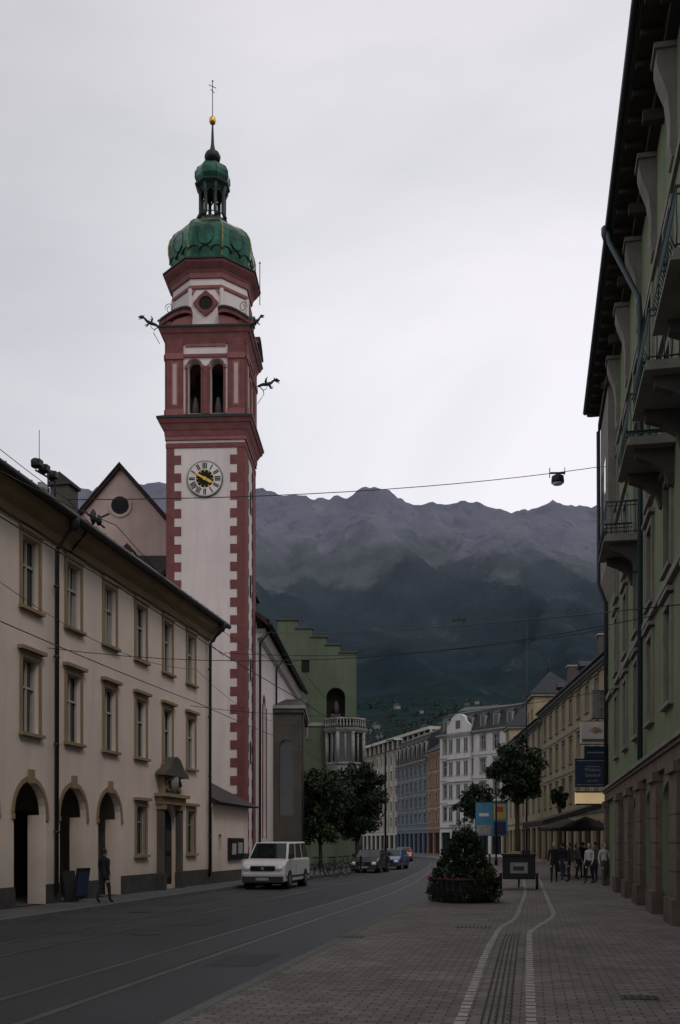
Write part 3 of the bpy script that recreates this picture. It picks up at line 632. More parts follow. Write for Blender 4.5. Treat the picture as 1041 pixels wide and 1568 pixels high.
for ang, ln, w_ in ((-60, .62, .05), (118, .48, .065)):
    R_ = Matrix.Translation((cx, 0, cz)) @ Matrix.Rotation(math.radians(ang), 4, 'Y')
    Ck.prism([(-w_, -.12), (w_, -.12), (w_*1.1, ln*.7), (0, ln), (-w_*1.1, ln*.7)], -.16, -.14, 'goldp', R_)
Ck.disc((cx, -.15, cz), .09, 'y', 'goldp', .05, 16); Ck.obj('clock', T)
S = MB()
for zz in (19.5, 15.0, 10.5, 6): S.box(TW+.031, TW+.05, 1.85, 2.15, zz, zz+1.2, 'dark')
S.tube([(TW+.07, 2.6, 2), (TW+.07, 2.6, 22)], .03, 'lead'); S.obj('slit_windows', T)
def gargoyle(x, y, z, a, s=1.):
    G = MB(); R_ = Matrix.Translation((x, y, z)) @ Matrix.Rotation(a, 4, 'Z') @ Matrix.Scale(s, 4)
    def tb(p, r_, m_='copper_dk'): G.tube([R_ @ Vector(q) for q in p], [w_*s for w_ in r_], m_, 6)
    tb([(0, 0, -.1), (.3, 0, .05), (.6, 0, .1), (.85, 0, .2), (1.0, 0, .36), (1.12, 0, .42)], [.06, .09, .11, .09, .07, .06])
    tb([(1.05, 0, .40), (1.2, 0, .44), (1.42, 0, .38)], [.08, .1, .03]); tb([(1.15, 0, .36), (1.38, 0, .24)], [.05, .02]); tb([(1.08, 0, .46), (1.02, 0, .58)], [.05, .01])
    for sgn in (-1, 1):
        tb([(.55, 0, .15), (.5, sgn*.14, .34), (.62, sgn*.2, .5)], [.06, .06, .01]); tb([(.7, sgn*.06, .1), (.85, sgn*.1, -.1), (.98, sgn*.1, -.08)], [.05, .04, .02])
    tb([(.1, 0, -.08), (.35, 0, -.3), (.4, 0, -.55), (.2, 0, -.85), (.0, 0, -1.2)], [.03, .03, .025, .02, .02])
    tb([(.35, 0, -.3), (.55, 0, -.2), (.6, 0, -.02)], [.02, .02, .015])
    G.obj('gargoyle', T)
o = .3
gargoyle(-o, -o, 28.6, math.radians(-160), .78); gargoyle(TW+o, -o, 28.5, math.radians(-30), .66); gargoyle(TW+.1, TW+o, 27.6, math.radians(15), .9); gargoyle(-o, TW+o, 28.5, math.radians(140), .7)
G = MB()
for sx, x0 in ((-1, .1), (1, TW-.1)):
    for yy in (.1, TW-.1):
        G.tube([(x0+sx*(.22*math.cos(a)*q), yy, 29.7+.30*math.sin(a)*q) for a, q in [(w_*.55, 1-w_*.045) for w_ in range(16)]], .018, 'copper_dk', 5)
        G.tube([(x0, yy, 28.8), (x0+sx*.1, yy, 29.4)], .02, 'copper_dk', 5)
G.tube([(TW+.25, TW+.1, 32.0), (TW+.25, TW+.1, 34.3)], .025, 'copper_dk', 5); G.lathe([(.02, 34.3), (.07, 34.36), (.02, 34.45)], TW+.25, TW+.1, 8, 'gold'); G.obj('scroll_ironwork', T)

# ------------------------------------------------------------------ church
E, L = fempty('church', (-4.70, 56.4), (-3.55, 81))
N_ = MB(); ops = [(2.6, 4.2, 2.2, 10.6, 1), (10.6, 12.2, 2.2, 10.6, 1), (16.6, 18.2, 2.2, 10.6, 1)]
facade(N_, 0, L, 0, 14.2, ops, 'twhite', rev=.4)
for o_ in ops:
    N_.face([(o_[0], .38, o_[2]), (o_[1], .38, o_[2]), (o_[1], .38, o_[3]), (o_[0], .38, o_[3])], 'glass')
    N_.box(o_[0]-.2, o_[0]-.001, -.05, -.001, 2, 9.9, 'tred'); N_.box(o_[1]+.001, o_[1]+.2, -.05, -.001, 2, 9.9, 'tred')
N_.face([(0, 0, 0), (0, 8, 0), (0, 8, 14.2), (0, 4, 17.6), (0, 0, 14.2)], 'twhite')
N_.prismx([(-.75, 13.85), (-.75, 14.05), (4, 18.1), (4, 17.8)], -.5, L+.5, 'churchred'); N_.prismx([(4, 17.8), (4, 18.1), (8.8, 14), (8.8, 13.8)], -.5, L+.5, 'rooftile')
N_.prismx([(0, 13.3), (-.25, 13.4), (-.5, 13.84), (0, 13.84)], 0, L, 'white'); N_.tube([(-.5, -.82, 13.98), (L+.5, -.82, 13.98)], .13, 'lead', 8)
for x in (.4, 8.8): N_.tube([(x, -.8, 13.9), (x, -.14, 13.1), (x, -.12, 0)], .07, 'lead', 8)
for x in (3.0, 9.2): N_.box(x, x+1.6, .6, 2.4, 14.6, 16.4, 'churchred'); N_.prismx([(.4, 16.4), (2.6, 16.4), (1.4, 17.1)], x-.15, x+1.75, 'roofdk')
N_.box(6.2, 6.9, 1.4, 2.0, 15, 17.6, 'taupe'); N_.obj('nave', E)
E, L = fempty('side_chapel', pxq(416, 64.5), pxq(462, 64.5))
A = MB(); facade(A, 0, L, 0, 10.4, [(.5, 1.4, 3.5, 8.4, 1)], 'taupe', rev=.3); A.face([(.5, .28, 3.5), (1.4, .28, 3.5), (1.4, .28, 8.4), (.5, .28, 8.4)], 'glass')
A.face([(L, 0, 0), (L, 8, 0), (L, 8, 10.4), (L, 0, 10.4)], 'taupe'); A.box(-.25, L+.25, -.25, 8.2, 10.4, 10.6, 'stone'); A.box(-.15, L+.15, -.15, 8.1, 10.15, 10.4, 'taupe'); A.box(-.1, L+.1, -.1, -.001, 0, 1.2, 'plinth'); A.prismx([(-.2, 10.6), (8.2, 10.6), (8.2, 12.2)], -.2, L+.2, 'roofdk')
A.tube([(L+.1, .3, 10.2), (L+.1, .3, 0)], .07, 'lead'); A.obj('walls', E)
# gabled house behind
E, L = fempty('gabled_house', pxq(118, 60), pxq(258, 60))
A = MB(); pk = 2.62; lz, rz_ = 21.1, 20.9
A.face([(0, 0, 0), (L, 0, 0), (L, 0, rz_), (pk, 0, 24.2), (0, 0, lz)], 'pink')
cx, cz = 2.6, 22.0
A.disc((cx, -.04, cz), .70, 'y', 'pink', .1, 28); A.disc((cx, -.08, cz), .53, 'y', 'dark', .06, 28)
for (a, b) in (((pk, 24.2), (-.7, 20.3)), ((pk, 24.2), (L+.6, 20.3))):
    A.prism([a, b, (b[0], b[1]+.2), (a[0], a[1]+.2)], -.3, 14, 'churchred')
    A.prism([(a[0], a[1]+.2), (b[0], b[1]+.2), (b[0], b[1]+.3), (a[0], a[1]+.3)], -.4, 14, 'roofdk')
A.prism([(L-2.6, 18.8), (L-1.7, 18.8), (L-2.15, 19.3)], -1.6, -.001, 'churchred'); A.box(L-2.5, L-1.8, -1.5, -.001, 16.5, 18.8, 'pink'); A.box(L-2.35, L-1.95, -1.52, -1.501, 17.8, 18.5, 'dark')
A.prismx([(-6, 13.4), (-6, 13.6), (-.001, 19.0), (-.001, 18.8)], L-2.0, L+3, 'rooftile')
A.obj('walls_and_roof', E)

# ------------------------------------------------------------------ green stepped-gable house
E, L = fempty('stepped_gable_house', pxq(425, 84), pxq(546, 84))
A = MB(); s84 = 84/1530
def X8(px): return (px-425)*s84
def Z8(y): return 1.7+(1292-y)*s84
facade(A, 0, L, 0, Z8(1000), [(X8(500), X8(529), Z8(1110), Z8(1053), 1), (X8(450), X8(470), Z8(1130), Z8(1085)), (X8(462), X8(474), Z8(1030), Z8(1010))], 'sage', rev=.9)
A.box(X8(500)+.01, X8(529)-.01, .85, .9, Z8(1110), Z8(1053), 'dark'); A.box(X8(507), X8(522), .5, .8, Z8(1110), Z8(1092), 'taupe')
A.lathe([(.18, Z8(1092)), (.24, Z8(1084)), (.18, Z8(1076)), (.05, Z8(1072))], X8(515), .6, 10, 'taupe')
window(A, X8(450), X8(470), Z8(1130), Z8(1085), rev=.2, tm='stone'); A.box(X8(462), X8(474), .1, .2, Z8(1030), Z8(1010), 'dark')
stp = [(425, 455, 950), (455, 478, 963), (478, 500, 976), (500, 521, 988), (521, 546, 1000)]
for a, b, y in stp:
    if y < 1000: A.box(X8(a), X8(b), 0, .5, Z8(1000), Z8(y), 'sage')
    A.box(X8(a)-.12, X8(b)+.12, -.12, .62, Z8(y), Z8(y)+.12, 'taupe')
A.face([(L, 0, 0), (L, 14, 0), (L, 14, Z8(1000)), (L, 0, Z8(1000))], 'sage'); A.prismx([(.5, 17), (14, 17), (14, 19)], 0, L-.2, 'roofdk')
A.box(-.0, L+.05, -.1, -.001, Z8(1112), Z8(1107), 'stone')
ox, r8 = X8(529), 1.75
A.lathe([(.5, 5.2), (1.2, 6.2), (r8, 6.9), (r8, 7.1), (r8-.08, 7.1), (r8-.08, 8.3)], ox, 0, 8, 'stone', O8, False)
A.lathe([(r8-.2, 8.3), (r8-.2, 11.0)], ox, 0, 8, 'glass', O8, False); A.lathe([(r8+.05, 8.3), (r8+.05, 8.45)], ox, 0, 8, 'stone', O8, False)
for kx in range(8):
    a = O8+kx*math.pi/4; x, y = ox+(r8-.1)*math.cos(a), (r8-.1)*math.sin(a); A.tube([(x, y, 8.3), (x, y, 11)], .16, 'stone', 6)
    b = a+O8; x, y = ox+(r8-.22)*math.cos(b)*.97, (r8-.22)*math.sin(b)*.97; A.tube([(x, y, 8.3), (x, y, 11)], .08, 'stone', 6)
    for q in range(5):
        p0 = Vector((ox+r8*math.cos(a), r8*math.sin(a), 0)); p1 = Vector((ox+r8*math.cos(a+2*O8), r8*math.sin(a+2*O8), 0)); pp = p0.lerp(p1, q/5); A.lathe([(.05, 11.35), (.1, 11.55), (.05, 11.75), (.06, 12.0)], pp.x, pp.y, 6, 'stone')
A.lathe([(r8, 10.9), (r8+.15, 11.1), (r8+.22, 11.3), (r8-.3, 11.33)], ox, 0, 8, 'stone', O8, False); A.lathe([(r8+.08, 12.0), (r8+.08, 12.14)], ox, 0, 8, 'stone', O8, False)
A.obj('walls', E)

# ------------------------------------------------------------------ generic street buildings
def building(name, p0, p1, H, wall, trim, floors, nb, depth=9, roof='roofdk', rh=3.5, ww=.5, gf=3.8, shop=True, base='plinth', hood=True, mans=False, fm='frame', side=True):
    E, L = fempty(name, p0, p1); A = MB(); D = MB(); ops = []; bw = L/nb
    fh = (H-gf-.3)/floors; wins = []
    for i in range(nb):
        cx = (i+.5)*bw
        for f in range(floors):
            z0 = gf+.3+f*fh+fh*.22; z1 = z0+fh*.60; o_ = (cx-ww, cx+ww, z0, z1); ops.append(o_); wins.append(o_)
        if shop: ops.append((cx-bw*.38, cx+bw*.38, .3, gf-.6, 0))
    facade(A, 0, L, 0, H, ops, wall, rev=.22)
    for o_ in wins: window(D, *o_, rev=.2, tm=trim, fm=fm, trim=.11, hood=hood, tp=.05, trans=.66)
    if shop:
        for i in range(nb):
            cx = (i+.5)*bw; a, b = cx-bw*.38, cx+bw*.38; D.face([(a, .2, .3), (b, .2, .3), (b, .2, gf-.6), (a, .2, gf-.6)], 'glass'); D.box(cx-.03, cx+.03, .1, .19, .3, gf-.6, 'dkframe')
    cornice(A, 0, L, 0, gf-.1, trim, ((.06, .08), (.12, .1)))
    for f in range(1, floors): A.box(0, L, -.05, -.001, gf+.22+f*fh, gf+.34+f*fh, trim)
    zt = cornice(A, 0, L, 0, H-.25, trim, ((.1, .12), (.25, .14), (.45, .15)))
    if side:
        A.face([(0, 0, 0), (0, depth, 0), (0, depth, H), (0, 0, H)], wall); A.face([(L, 0, 0), (L, depth, 0), (L, depth, H), (L, 0, H)], wall)
    if mans:
        A.prismx([(-.2, zt), (.6, zt+rh*.75), (depth*.5, zt+rh), (depth, zt+rh*.6), (depth, zt)], .0, L, roof)
        for i in range(nb):
            cx = (i+.5)*bw; A.box(cx-.5, cx+.5, -.05, 1.2, zt+.3, zt+rh*.55, trim); A.box(cx-.33, cx+.33, -.07, -.051, zt+.5, zt+rh*.5, 'glass'); A.prismx([(-.15, zt+rh*.55), (1.2, zt+rh*.55), (.6, zt+rh*.68)], cx-.6, cx+.6, roof)
    else: A.prismx([(-.5, zt+.003), (-.5, zt+.12), (depth/2, zt+rh), (depth+.3, zt+.1)], -.3, L+.3, roof); A.tube([(-.3, -.56, zt+.08), (L+.3, -.56, zt+.08)], .08, 'lead')
    A.obj('walls', E); D.obj('windows', E); return E, L, zt
E, L, zt = building('yellow_town_house', (18.05, 89), (15.75, 47.5), 13.0, 'yellow', 'stone', 3, 13, rh=3.6, depth=10, ww=.55)
X = MB()
for i in (1, 5, 9): X.box(i*3.2, i*3.2+.8, 1.6, 2.4, zt+1, zt+3.6, 'taupe'); X.box(i*3.2-.08, i*3.2+.88, 1.5, 2.5, zt+3.6, zt+3.72, 'stone')
for i in range(4):
    cx = 4.2+i*10; X.box(cx-.6, cx+.6, .8, 2.5, zt+.5, zt+1.7, 'taupe'); X.box(cx-.4, cx+.4, .77, .799, zt+.7, zt+1.5, 'glass'); X.prism([(cx-.8, zt+1.7), (cx+.8, zt+1.7), (cx, zt+2.2)], .6, 2.8, 'roofdk')
X.obj('chimneys_and_dormers', E)
E, L, zt = building('ochre_corner_house', (19.8, 122), (18.1, 89.4), 12.6, 'yellow2', 'stone', 3, 9, rh=3.2, depth=9)
X = MB()
for x0, x1, zz in ((L-8.5, L-3.5, 15.4), (6, 10, 14.6)):
    facade(X, x0, x1, 12.5, zz, [(x0+.9, x0+1.8, 13.2, 14.3), (x1-1.8, x1-.9, 13.2, 14.3)], 'yellow2', y=-.25); X.box(x0+.9, x0+1.8, -.1, -.05, 13.2, 14.3, 'glass'); X.box(x1-1.8, x1-.9, -.1, -.05, 13.2, 14.3, 'glass')
    X.box(x0-.25, x1+.25, -.5, 4, zz, zz+.25, 'stone'); X.face([(x0, -.25, 12.5), (x0, 4, 12.5), (x0, 4, zz), (x0, -.25, zz)], 'yellow2'); X.face([(x1, -.25, 12.5), (x1, 4, 12.5), (x1, 4, zz), (x1, -.25, zz)], 'yellow2')
    m_ = (x0+x1)/2; a = [(x0-.4, -.6, zz+.25), (x1+.4, -.6, zz+.25), (x1+.4, 4.2, zz+.25), (x0-.4, 4.2, zz+.25)]; tp = [(m_-.9, 1.5, zz+2.6), (m_+.9, 1.5, zz+2.6)]
    X.face([a[0], a[1], tp[1], tp[0]], 'roofdk'); X.face([a[1], a[2], tp[1]], 'roofdk'); X.face([a[3], a[0], tp[0]], 'roofdk'); X.face([a[2], a[3], tp[0], tp[1]], 'roofdk'); X.tube([(m_, 1.5, zz+2.5), (m_, 1.5, zz+4)], .06, 'metal')
X.obj('turrets', E)
E, L, zt = building('white_ornate_house', pxq(674, 136), pxq(792, 124), 16.2, 'white', 'stone', 4, 6, rh=3.6, depth=9, mans=True, ww=.5)
X = MB(); g0, g1 = L*.14, L*.44
X.prism([(g0, 16.4), (g1, 16.4), (g1, 17.3), (g1-.4, 17.6), (g1-.7, 17.9), (g1-.9, 18.4), ((g0+g1)/2+.5, 18.8), ((g0+g1)/2, 18.9), ((g0+g1)/2-.5, 18.8), (g0+.9, 18.4), (g0+.7, 17.9), (g0+.4, 17.6), (g0, 17.3)], -.5, .1, 'white')
X.box((g0+g1)/2-.45, (g0+g1)/2+.45, -.52, -.501, 16.9, 18.0, 'glass')
X.box(g0, g1, -.45, -.02, 4.2, 16.1, 'white'); X.box(g0-.1, g1+.1, -.6, -.02, 16.1, 16.4, 'stone')
for f in range(4):
    z0 = 4.0+f*3.02
    for q in (0, 1, 2):
        xx = g0+.35+q*(g1-g0-.7-.7)/2; X.box(xx, xx+.7, -.47, -.451, z0+.75, z0+2.45, 'glass'); X.box(xx-.08, xx+.78, -.52, -.471, z0+2.45, z0+2.6, 'stone'); X.box(xx-.08, xx+.78, -.55, -.471, z0+.62, z0+.75, 'stone'); X.box(xx+.32, xx+.38, -.49, -.471, z0+.75, z0+2.45, 'frame')
    X.box(g0-.1, g1+.1, -.62, -.4, z0+2.8, z0+2.92, 'stone')
X.obj('gabled_oriel', E)
building('terracotta_house', pxq(655, 142), pxq(674, 136.5), 14.2, 'orange', 'yellow', 4, 2, depth=7, rh=3, ww=.38)
E, L, zt = building('blue_house', pxq(608, 158), pxq(655, 142.5), 13.6, 'blue', 'stone', 4, 7, depth=7, rh=5.0, mans=True, ww=.55)
E, L, zt = building('ivory_office_building', pxq(556, 196), pxq(662, 160), 18.0, 'ivory', 'ivory', 5, 14, depth=12, rh=.6, ww=.75, hood=False)
X = MB()
for i in range(15): X.box(i*L/14-.16, i*L/14+.16, -.35, -.001, 3.9, 20.0, 'ivory')
X.box(0, L, .0, 6, 18.2, 19.7, 'glass'); X.box(-.2, L+.2, -.6, 6.2, 20.0, 20.5, 'ivory'); X.obj('fins', E)
building('mansard_house', pxq(700, 150), pxq(800, 146), 18.0, 'taupe', 'stone', 4, 6, depth=9, rh=4.6, mans=True)
building('terrace_house', pxq(430, 215), pxq(562, 200), 15, 'stone', 'stone', 4, 8, depth=9, rh=3)

# ------------------------------------------------------------------ right-hand building
V1 = 42.6; E, L = fempty('olive_apartment_house', st(3.08, V1), st(3.08, -1))
def XR(v): return V1-v
A = MB(); D = MB(); bay = 3.55; first = 31.4-.4; ops = []; wins = []
cs = [XR(first+bay*k) for k in range(3, -9, -1)]; cs = [x for x in cs if 1 < x < L-1.2]
for x in cs:
    for z0, z1 in ((4.9, 7.1), (8.0, 10.0), (10.72, 13.0), (14.1, 16.0)): o_ = (x-.55, x+.55, z0, z1); ops.append(o_); wins.append(o_)
    ops.append((x-1.15, x+1.15, .0, 3.15, .35))
facade(A, 0, L, 0, 20.2, ops, 'olive', rev=.25)
A.face([(0, 0, 0), (0, 14, 0), (0, 14, 20.2), (0, 0, 20.2)], 'olive')
for x in cs:
    A.face([(x-1.15, .9, 0), (x+1.15, .9, 0), (x+1.15, .9, 3.15), (x-1.15, .9, 3.15)], 'glass'); A.box(x-1.15, x+1.15, .25, .9, 3.151, 3.2, 'dark')
    for q in (-1.15, 1.149): A.face([(x+q, .25, 0), (x+q, .9, 0), (x+q, .9, 3.15), (x+q, .25, 3.15)], 'brownstone')
edges = [0]+[(a+b)/2 for a, b in zip(cs, cs[1:])]+[L]
for x in edges:
    a, b = max(x-.6, -.1), min(x+.6, L)
    A.box(a, b, -.16, -.001, .55, 3.2, 'brownstone'); A.box(a-.08, b+.08, -.26, -.002, 0, .55, 'brownstone'); A.box(a-.05, b+.05, -.24, -.002, 3.2, 3.42, 'brownstone')
    for zz in (1.1, 1.7, 2.3): A.box(a-.001, b+.001, -.162, -.1, zz, zz+.03, 'groove')
A.box(-.1, L, -.14, -.001, 3.42, 3.75, 'brownstone'); cornice(A, 0, L, 0, 3.75, 'console', ((.2, .08), (.28, .1)))
for o_ in wins: window(D, *o_, rev=.24, tm='console', fm='dkframe', trim=.16, hood=(o_[2] < 10), tp=.07, trans=.7)
A.box(0, L, -.12, -.001, 7.55, 7.72, 'console'); A.box(0, L, -.10, -.001, 13.55, 13.75, 'console')
A.box(.3, 4.3, -.32, -.001, 12.3, 19.0, 'console'); A.prismx([(-.32, 12.3), (-.001, 12.3), (-.001, 11.5)], .3, 4.3, 'console'); A.box(1.1, 1.9, -.34, -.321, 13.6, 16.4, 'glass'); A.box(2.6, 3.4, -.34, -.321, 13.6, 16.4, 'glass'); A.box(.1, 4.5, -.42, -.322, 18.7, 19.0, 'soffit')
A.tube([(.1, -.40, 18.7), (.1, -.38, 12.4), (.1, -.1, 11.6), (.1, -.1, 4)], .08, 'lead', 8)
for x in [XR(33.6)+3.55*k for k in range(-1, 9)]:
    A.prismx([(-.001, 16.6), (-.10, 16.65), (-.15, 16.9), (-.13, 17.5), (-.2, 18.1), (-.36, 18.5), (-.42, 18.75), (-.42, 19.0), (-.001, 19.0)], x-.28, x+.28, 'console')
    A.box(x-.34, x+.34, -.48, -.002, 19.0, 19.12, 'console')
    A.box(x-1.775-.1, x-1.775+.1, -.5, -.002, 18.85, 19.12, 'soffit')
A.box(0, L, -.08, -.001, 16.25, 16.45, 'console'); A.box(0, L, -.25, -.003, 19.14, 19.6, 'soffit')
for k in range(int(L/.9)): A.box(k*.9, k*.9+.14, -.76, -.26, 19.36, 19.5, 'soffit')
A.box(-.3, L, -.80, -.25, 19.5, 19.72, 'soffit'); A.prismx([(-.84, 19.55), (-.84, 19.8), (5, 23.5), (5, 19.8)], -.4, L, 'roofdk'); A.tube([(-.4, -.90, 19.72), (L, -.90, 19.72)], .10, 'lead', 8)
x = XR(30.3); A.tube([(x, -.9, 19.8), (x+.3, -.88, 19.2), (x+1.4, -.16, 16.9), (x+1.5, -.14, 16.4), (x+1.5, -.14, 4)], .075, 'ironw', 8); A.lathe([(.08, 19.3), (.17, 19.6), (.17, 19.8)], x, -.92, 8, 'lead')
A.obj('walls', E); D.obj('windows', E)
for v in (31.0, 23.9, 20.35, 16.8, 13.2):
    Bc = MB(); x = XR(v); hw = 1.1
    Bc.box(x-hw, x+hw, -1.0, -.001, 10.52, 10.66, 'console'); Bc.box(x-hw-.05, x+hw+.05, -1.05, -.002, 10.46, 10.52, 'console')
    for q in (-.75, .75): Bc.prismx([(-.002, 9.6), (-.12, 9.65), (-.22, 9.95), (-.5, 10.15), (-.82, 10.28), (-.85, 10.46), (-.002, 10.46)], x+q-.12, x+q+.12, 'taupe')
    rp = [(x-hw+.05, -.02), (x-hw+.05, -.95), (x+hw-.05, -.95), (x+hw-.05, -.02)]
    for zz, rr in ((10.74, .018), (11.62, .03), (11.5, .015)): Bc.tube([(p_[0], p_[1], zz) for p_ in rp], rr, 'ironw', 6)
    for (a, b) in zip(rp, rp[1:]):
        n_ = max(2, int(math.hypot(b[0]-a[0], b[1]-a[1])/.13))
        for q in range(n_+1):
            px_, py_ = a[0]+(b[0]-a[0])*q/n_, a[1]+(b[1]-a[1])*q/n_; ox_ = .10*(-1 if a[0] == b[0] and a[0] < x else (1 if a[0] == b[0] else 0)); oy_ = -.10 if a[1] == b[1] else 0
            Bc.tube([(px_, py_, 10.66), (px_+ox_, py_+oy_, 10.9), (px_+ox_*.4, py_+oy_*.4, 11.2), (px_, py_, 11.6)], .011, 'ironw', 4)
    Bc.obj('balcony', E)

# ------------------------------------------------------------------ trees and plants
def leafcloud(mb, clumps, n, size, m, rnd):
    for (cx, cy, cz, r_) in clumps:
        for _ in range(n):
            d = Vector((rnd.gauss(0, 1), rnd.gauss(0, 1), rnd.gauss(0, 1))).normalized()*r_*rnd.random()**.4
            p_ = Vector((cx, cy, cz))+d; a = Vector((rnd.gauss(0, 1), rnd.gauss(0, 1), rnd.gauss(0, 1))).normalized(); b = a.cross(Vector((rnd.gauss(0, 1), rnd.gauss(0, 1), rnd.gauss(0, 1)))).normalized()
            s_ = size*rnd.uniform(.6, 1.3); mb.face([p_-a*s_, p_+b*s_*.5, p_+a*s_, p_-b*s_*.5], m)
def tree(name, x, y, zb, zc0, zc1, r_, seed, n=90, nc=75, size=.11, lm=('leaf', 'leaf', 'leaf2')):
    rnd = random.Random(seed); E = empty(name, x, y, 0); t = MB(); zc = (zc0+zc1)/2; rz = (zc1-zc0)/2
    t.tube([(0, 0, zb-.1), (.03, .02, (zb+zc0)/2), (0, 0, zc0+.3), (.05, 0, zc)], [.16, .13, .11, .06], 'bark', 8)
    for k in range(9):
        a = k*2.4; q = rnd.uniform(.5, .85); t.tube([(0, 0, zc0+.1+k*.08), (math.cos(a)*r_*q*.5, math.sin(a)*r_*q*.5, zc0+rz*.6+k*.07), (math.cos(a)*r_*q, math.sin(a)*r_*q, zc+rnd.uniform(-.3, .7)*rz)], [.06, .04, .012], 'bark', 5)
    t.obj('trunk', E); c_ = MB()
    for k in range(nc):
        d = Vector((rnd.gauss(0, 1), rnd.gauss(0, 1), rnd.gauss(0, 1))).normalized(); q = rnd.random()**.33*rnd.uniform(.7, 1.08)
        leafcloud(c_, [(d.x*r_*q*.88, d.y*r_*q*.88, zc+d.z*rz*q*.88, r_*rnd.uniform(.13, .28))], n, size, rnd.choice(lm), rnd)
    c_.obj('crown', E)
tree('street_tree', 9.75, 55, 0, 3.7, 7.6, 1.68, 3, n=120, nc=125, lm=('leaf',)*5+('leaf2',))
tree('street_tree', -1.35, 68, 0, 1.3, 7.55, 2.3, 5, n=120, nc=140, size=.13, lm=('leaf',)*4+('leaf2',))
tree('street_tree', 1.2, 72, 0, 1.4, 8.1, 2.35, 8, n=120, nc=140, size=.13, lm=('leaf',)*4+('leaf2',))
tree('small_street_tree', 13.2, 60, 0, 3.6, 5.3, .65, 9, n=60, nc=40, size=.1)
tree('distant_street_tree', 14.3, 105, 0, 4, 8, 2.4, 12, n=60, nc=60, size=.2, lm=('leaf',))
E = empty('flower_planter', 3.62, 29.2, 0); A = MB()
A.lathe([(.80, 0), (.84, .05), (.90, .35), (.93, .62), (.97, .64), (.97, .7), (.9, .7), (.88, .6)], 0, 0, 28, 'metal')
for kx in range(28):
    a = kx*math.pi/14; A.tube([(.85*math.cos(a), .85*math.sin(a), .06), (.93*math.cos(a), .93*math.sin(a), .62)], .018, 'dkframe', 4)
A.obj('tub', E); rnd = random.Random(4); A = MB(); cl = []
for k in range(60):
    a = rnd.random()*6.28; q = rnd.uniform(.2, .95); cl.append((q*math.cos(a), q*math.sin(a), .72+rnd.uniform(-.12, .22), rnd.uniform(.1, .2)))
leafcloud(A, cl, 55, .05, 'leaf2', rnd); cl = []
for k in range(70): a = rnd.random()*6.28; cl.append((math.cos(a)*rnd.uniform(.85, 1.02), math.sin(a)*rnd.uniform(.85, 1.02), .42+rnd.uniform(-.34, .26), rnd.uniform(.08, .18)))
leafcloud(A, cl, 50, .045, 'leaf', rnd); leafcloud(A, cl[::4], 25, .045, 'leaf2', rnd); cl = []
for k in range(120):
    z_ = rnd.random(); q = (.72*(1-z_)**.6+.14)*rnd.random()**.5; a = rnd.random()*6.28; cl.append((q*math.cos(a), q*math.sin(a), .8+z_*1.25, rnd.uniform(.08, .17)))
leafcloud(A, cl, 45, .055, 'leaf', rnd); leafcloud(A, cl[::3], 25, .055, 'leaf2', rnd); A.tube([(0, 0, .6), (.02, 0, 1.9)], .03, 'bark')
for k in range(18):
    a = rnd.random()*6.28; q = rnd.uniform(.1, .55); h = rnd.uniform(1.4, 2.4); A.tube([(0, 0, .7), (q*math.cos(a)*.6, q*math.sin(a)*.6, h*.7), (q*math.cos(a), q*math.sin(a), h)], .008, 'bark', 4); leafcloud(A, [(q*math.cos(a), q*math.sin(a), h, .09)], 22, .05, 'leaf2', rnd)
A.obj('foliage', E); A = MB(); cl = []
for k in range(46): a = rnd.random()*6.28; q = rnd.uniform(.72, 1.04); cl.append((q*math.cos(a), q*math.sin(a), .74+rnd.uniform(-.15, .15), rnd.uniform(.03, .06)))
leafcloud(A, cl, 14, .028, 'flower', rnd); A.obj('flowers', E)

# ------------------------------------------------------------------ vehicles
def wheel(mb, x, y, r_, w_, sgn):
    mb.lathe([(r_*.98, -w_/2), (r_, -w_/4), (r_, w_/4), (r_*.98, w_/2)], 0, 0, 24, 'tyre'); nv = 24*4
    for i in range(len(mb.v)-nv, len(mb.v)): p_ = mb.v[i]; mb.v[i] = (x+p_[0], y+p_[2], r_+p_[1])
    mb.disc((x, y+sgn*w_/2, r_), r_*.62, 'y', 'hub', .03, 20)
    for k in range(5):
        a = k*1.2566; mb.box(x+r_*.35*math.cos(a)-.03, x+r_*.35*math.cos(a)+.03, y+sgn*(w_/2+.016)-.001, y+sgn*(w_/2+.016)+.001, r_+r_*.35*math.sin(a)-.03, r_+r_*.35*math.sin(a)+.03, 'tyre')
def loft(mb, secs, m):
    n = len(secs[0][0]); vs = []; fs = []
    for pr, hw in secs:
        for x, z in pr: vs.append((x, hw, z))
    for j in range(len(secs)-1):
        for i in range(n): fs.append((j*n+i, j*n+(i+1) % n, (j+1)*n+(i+1) % n, (j+1)*n+i))
    fs.append(tuple(range(n-1, -1, -1))); fs.append(tuple((len(secs)-1)*n+i for i in range(n))); mb.mesh(vs, fs, m)
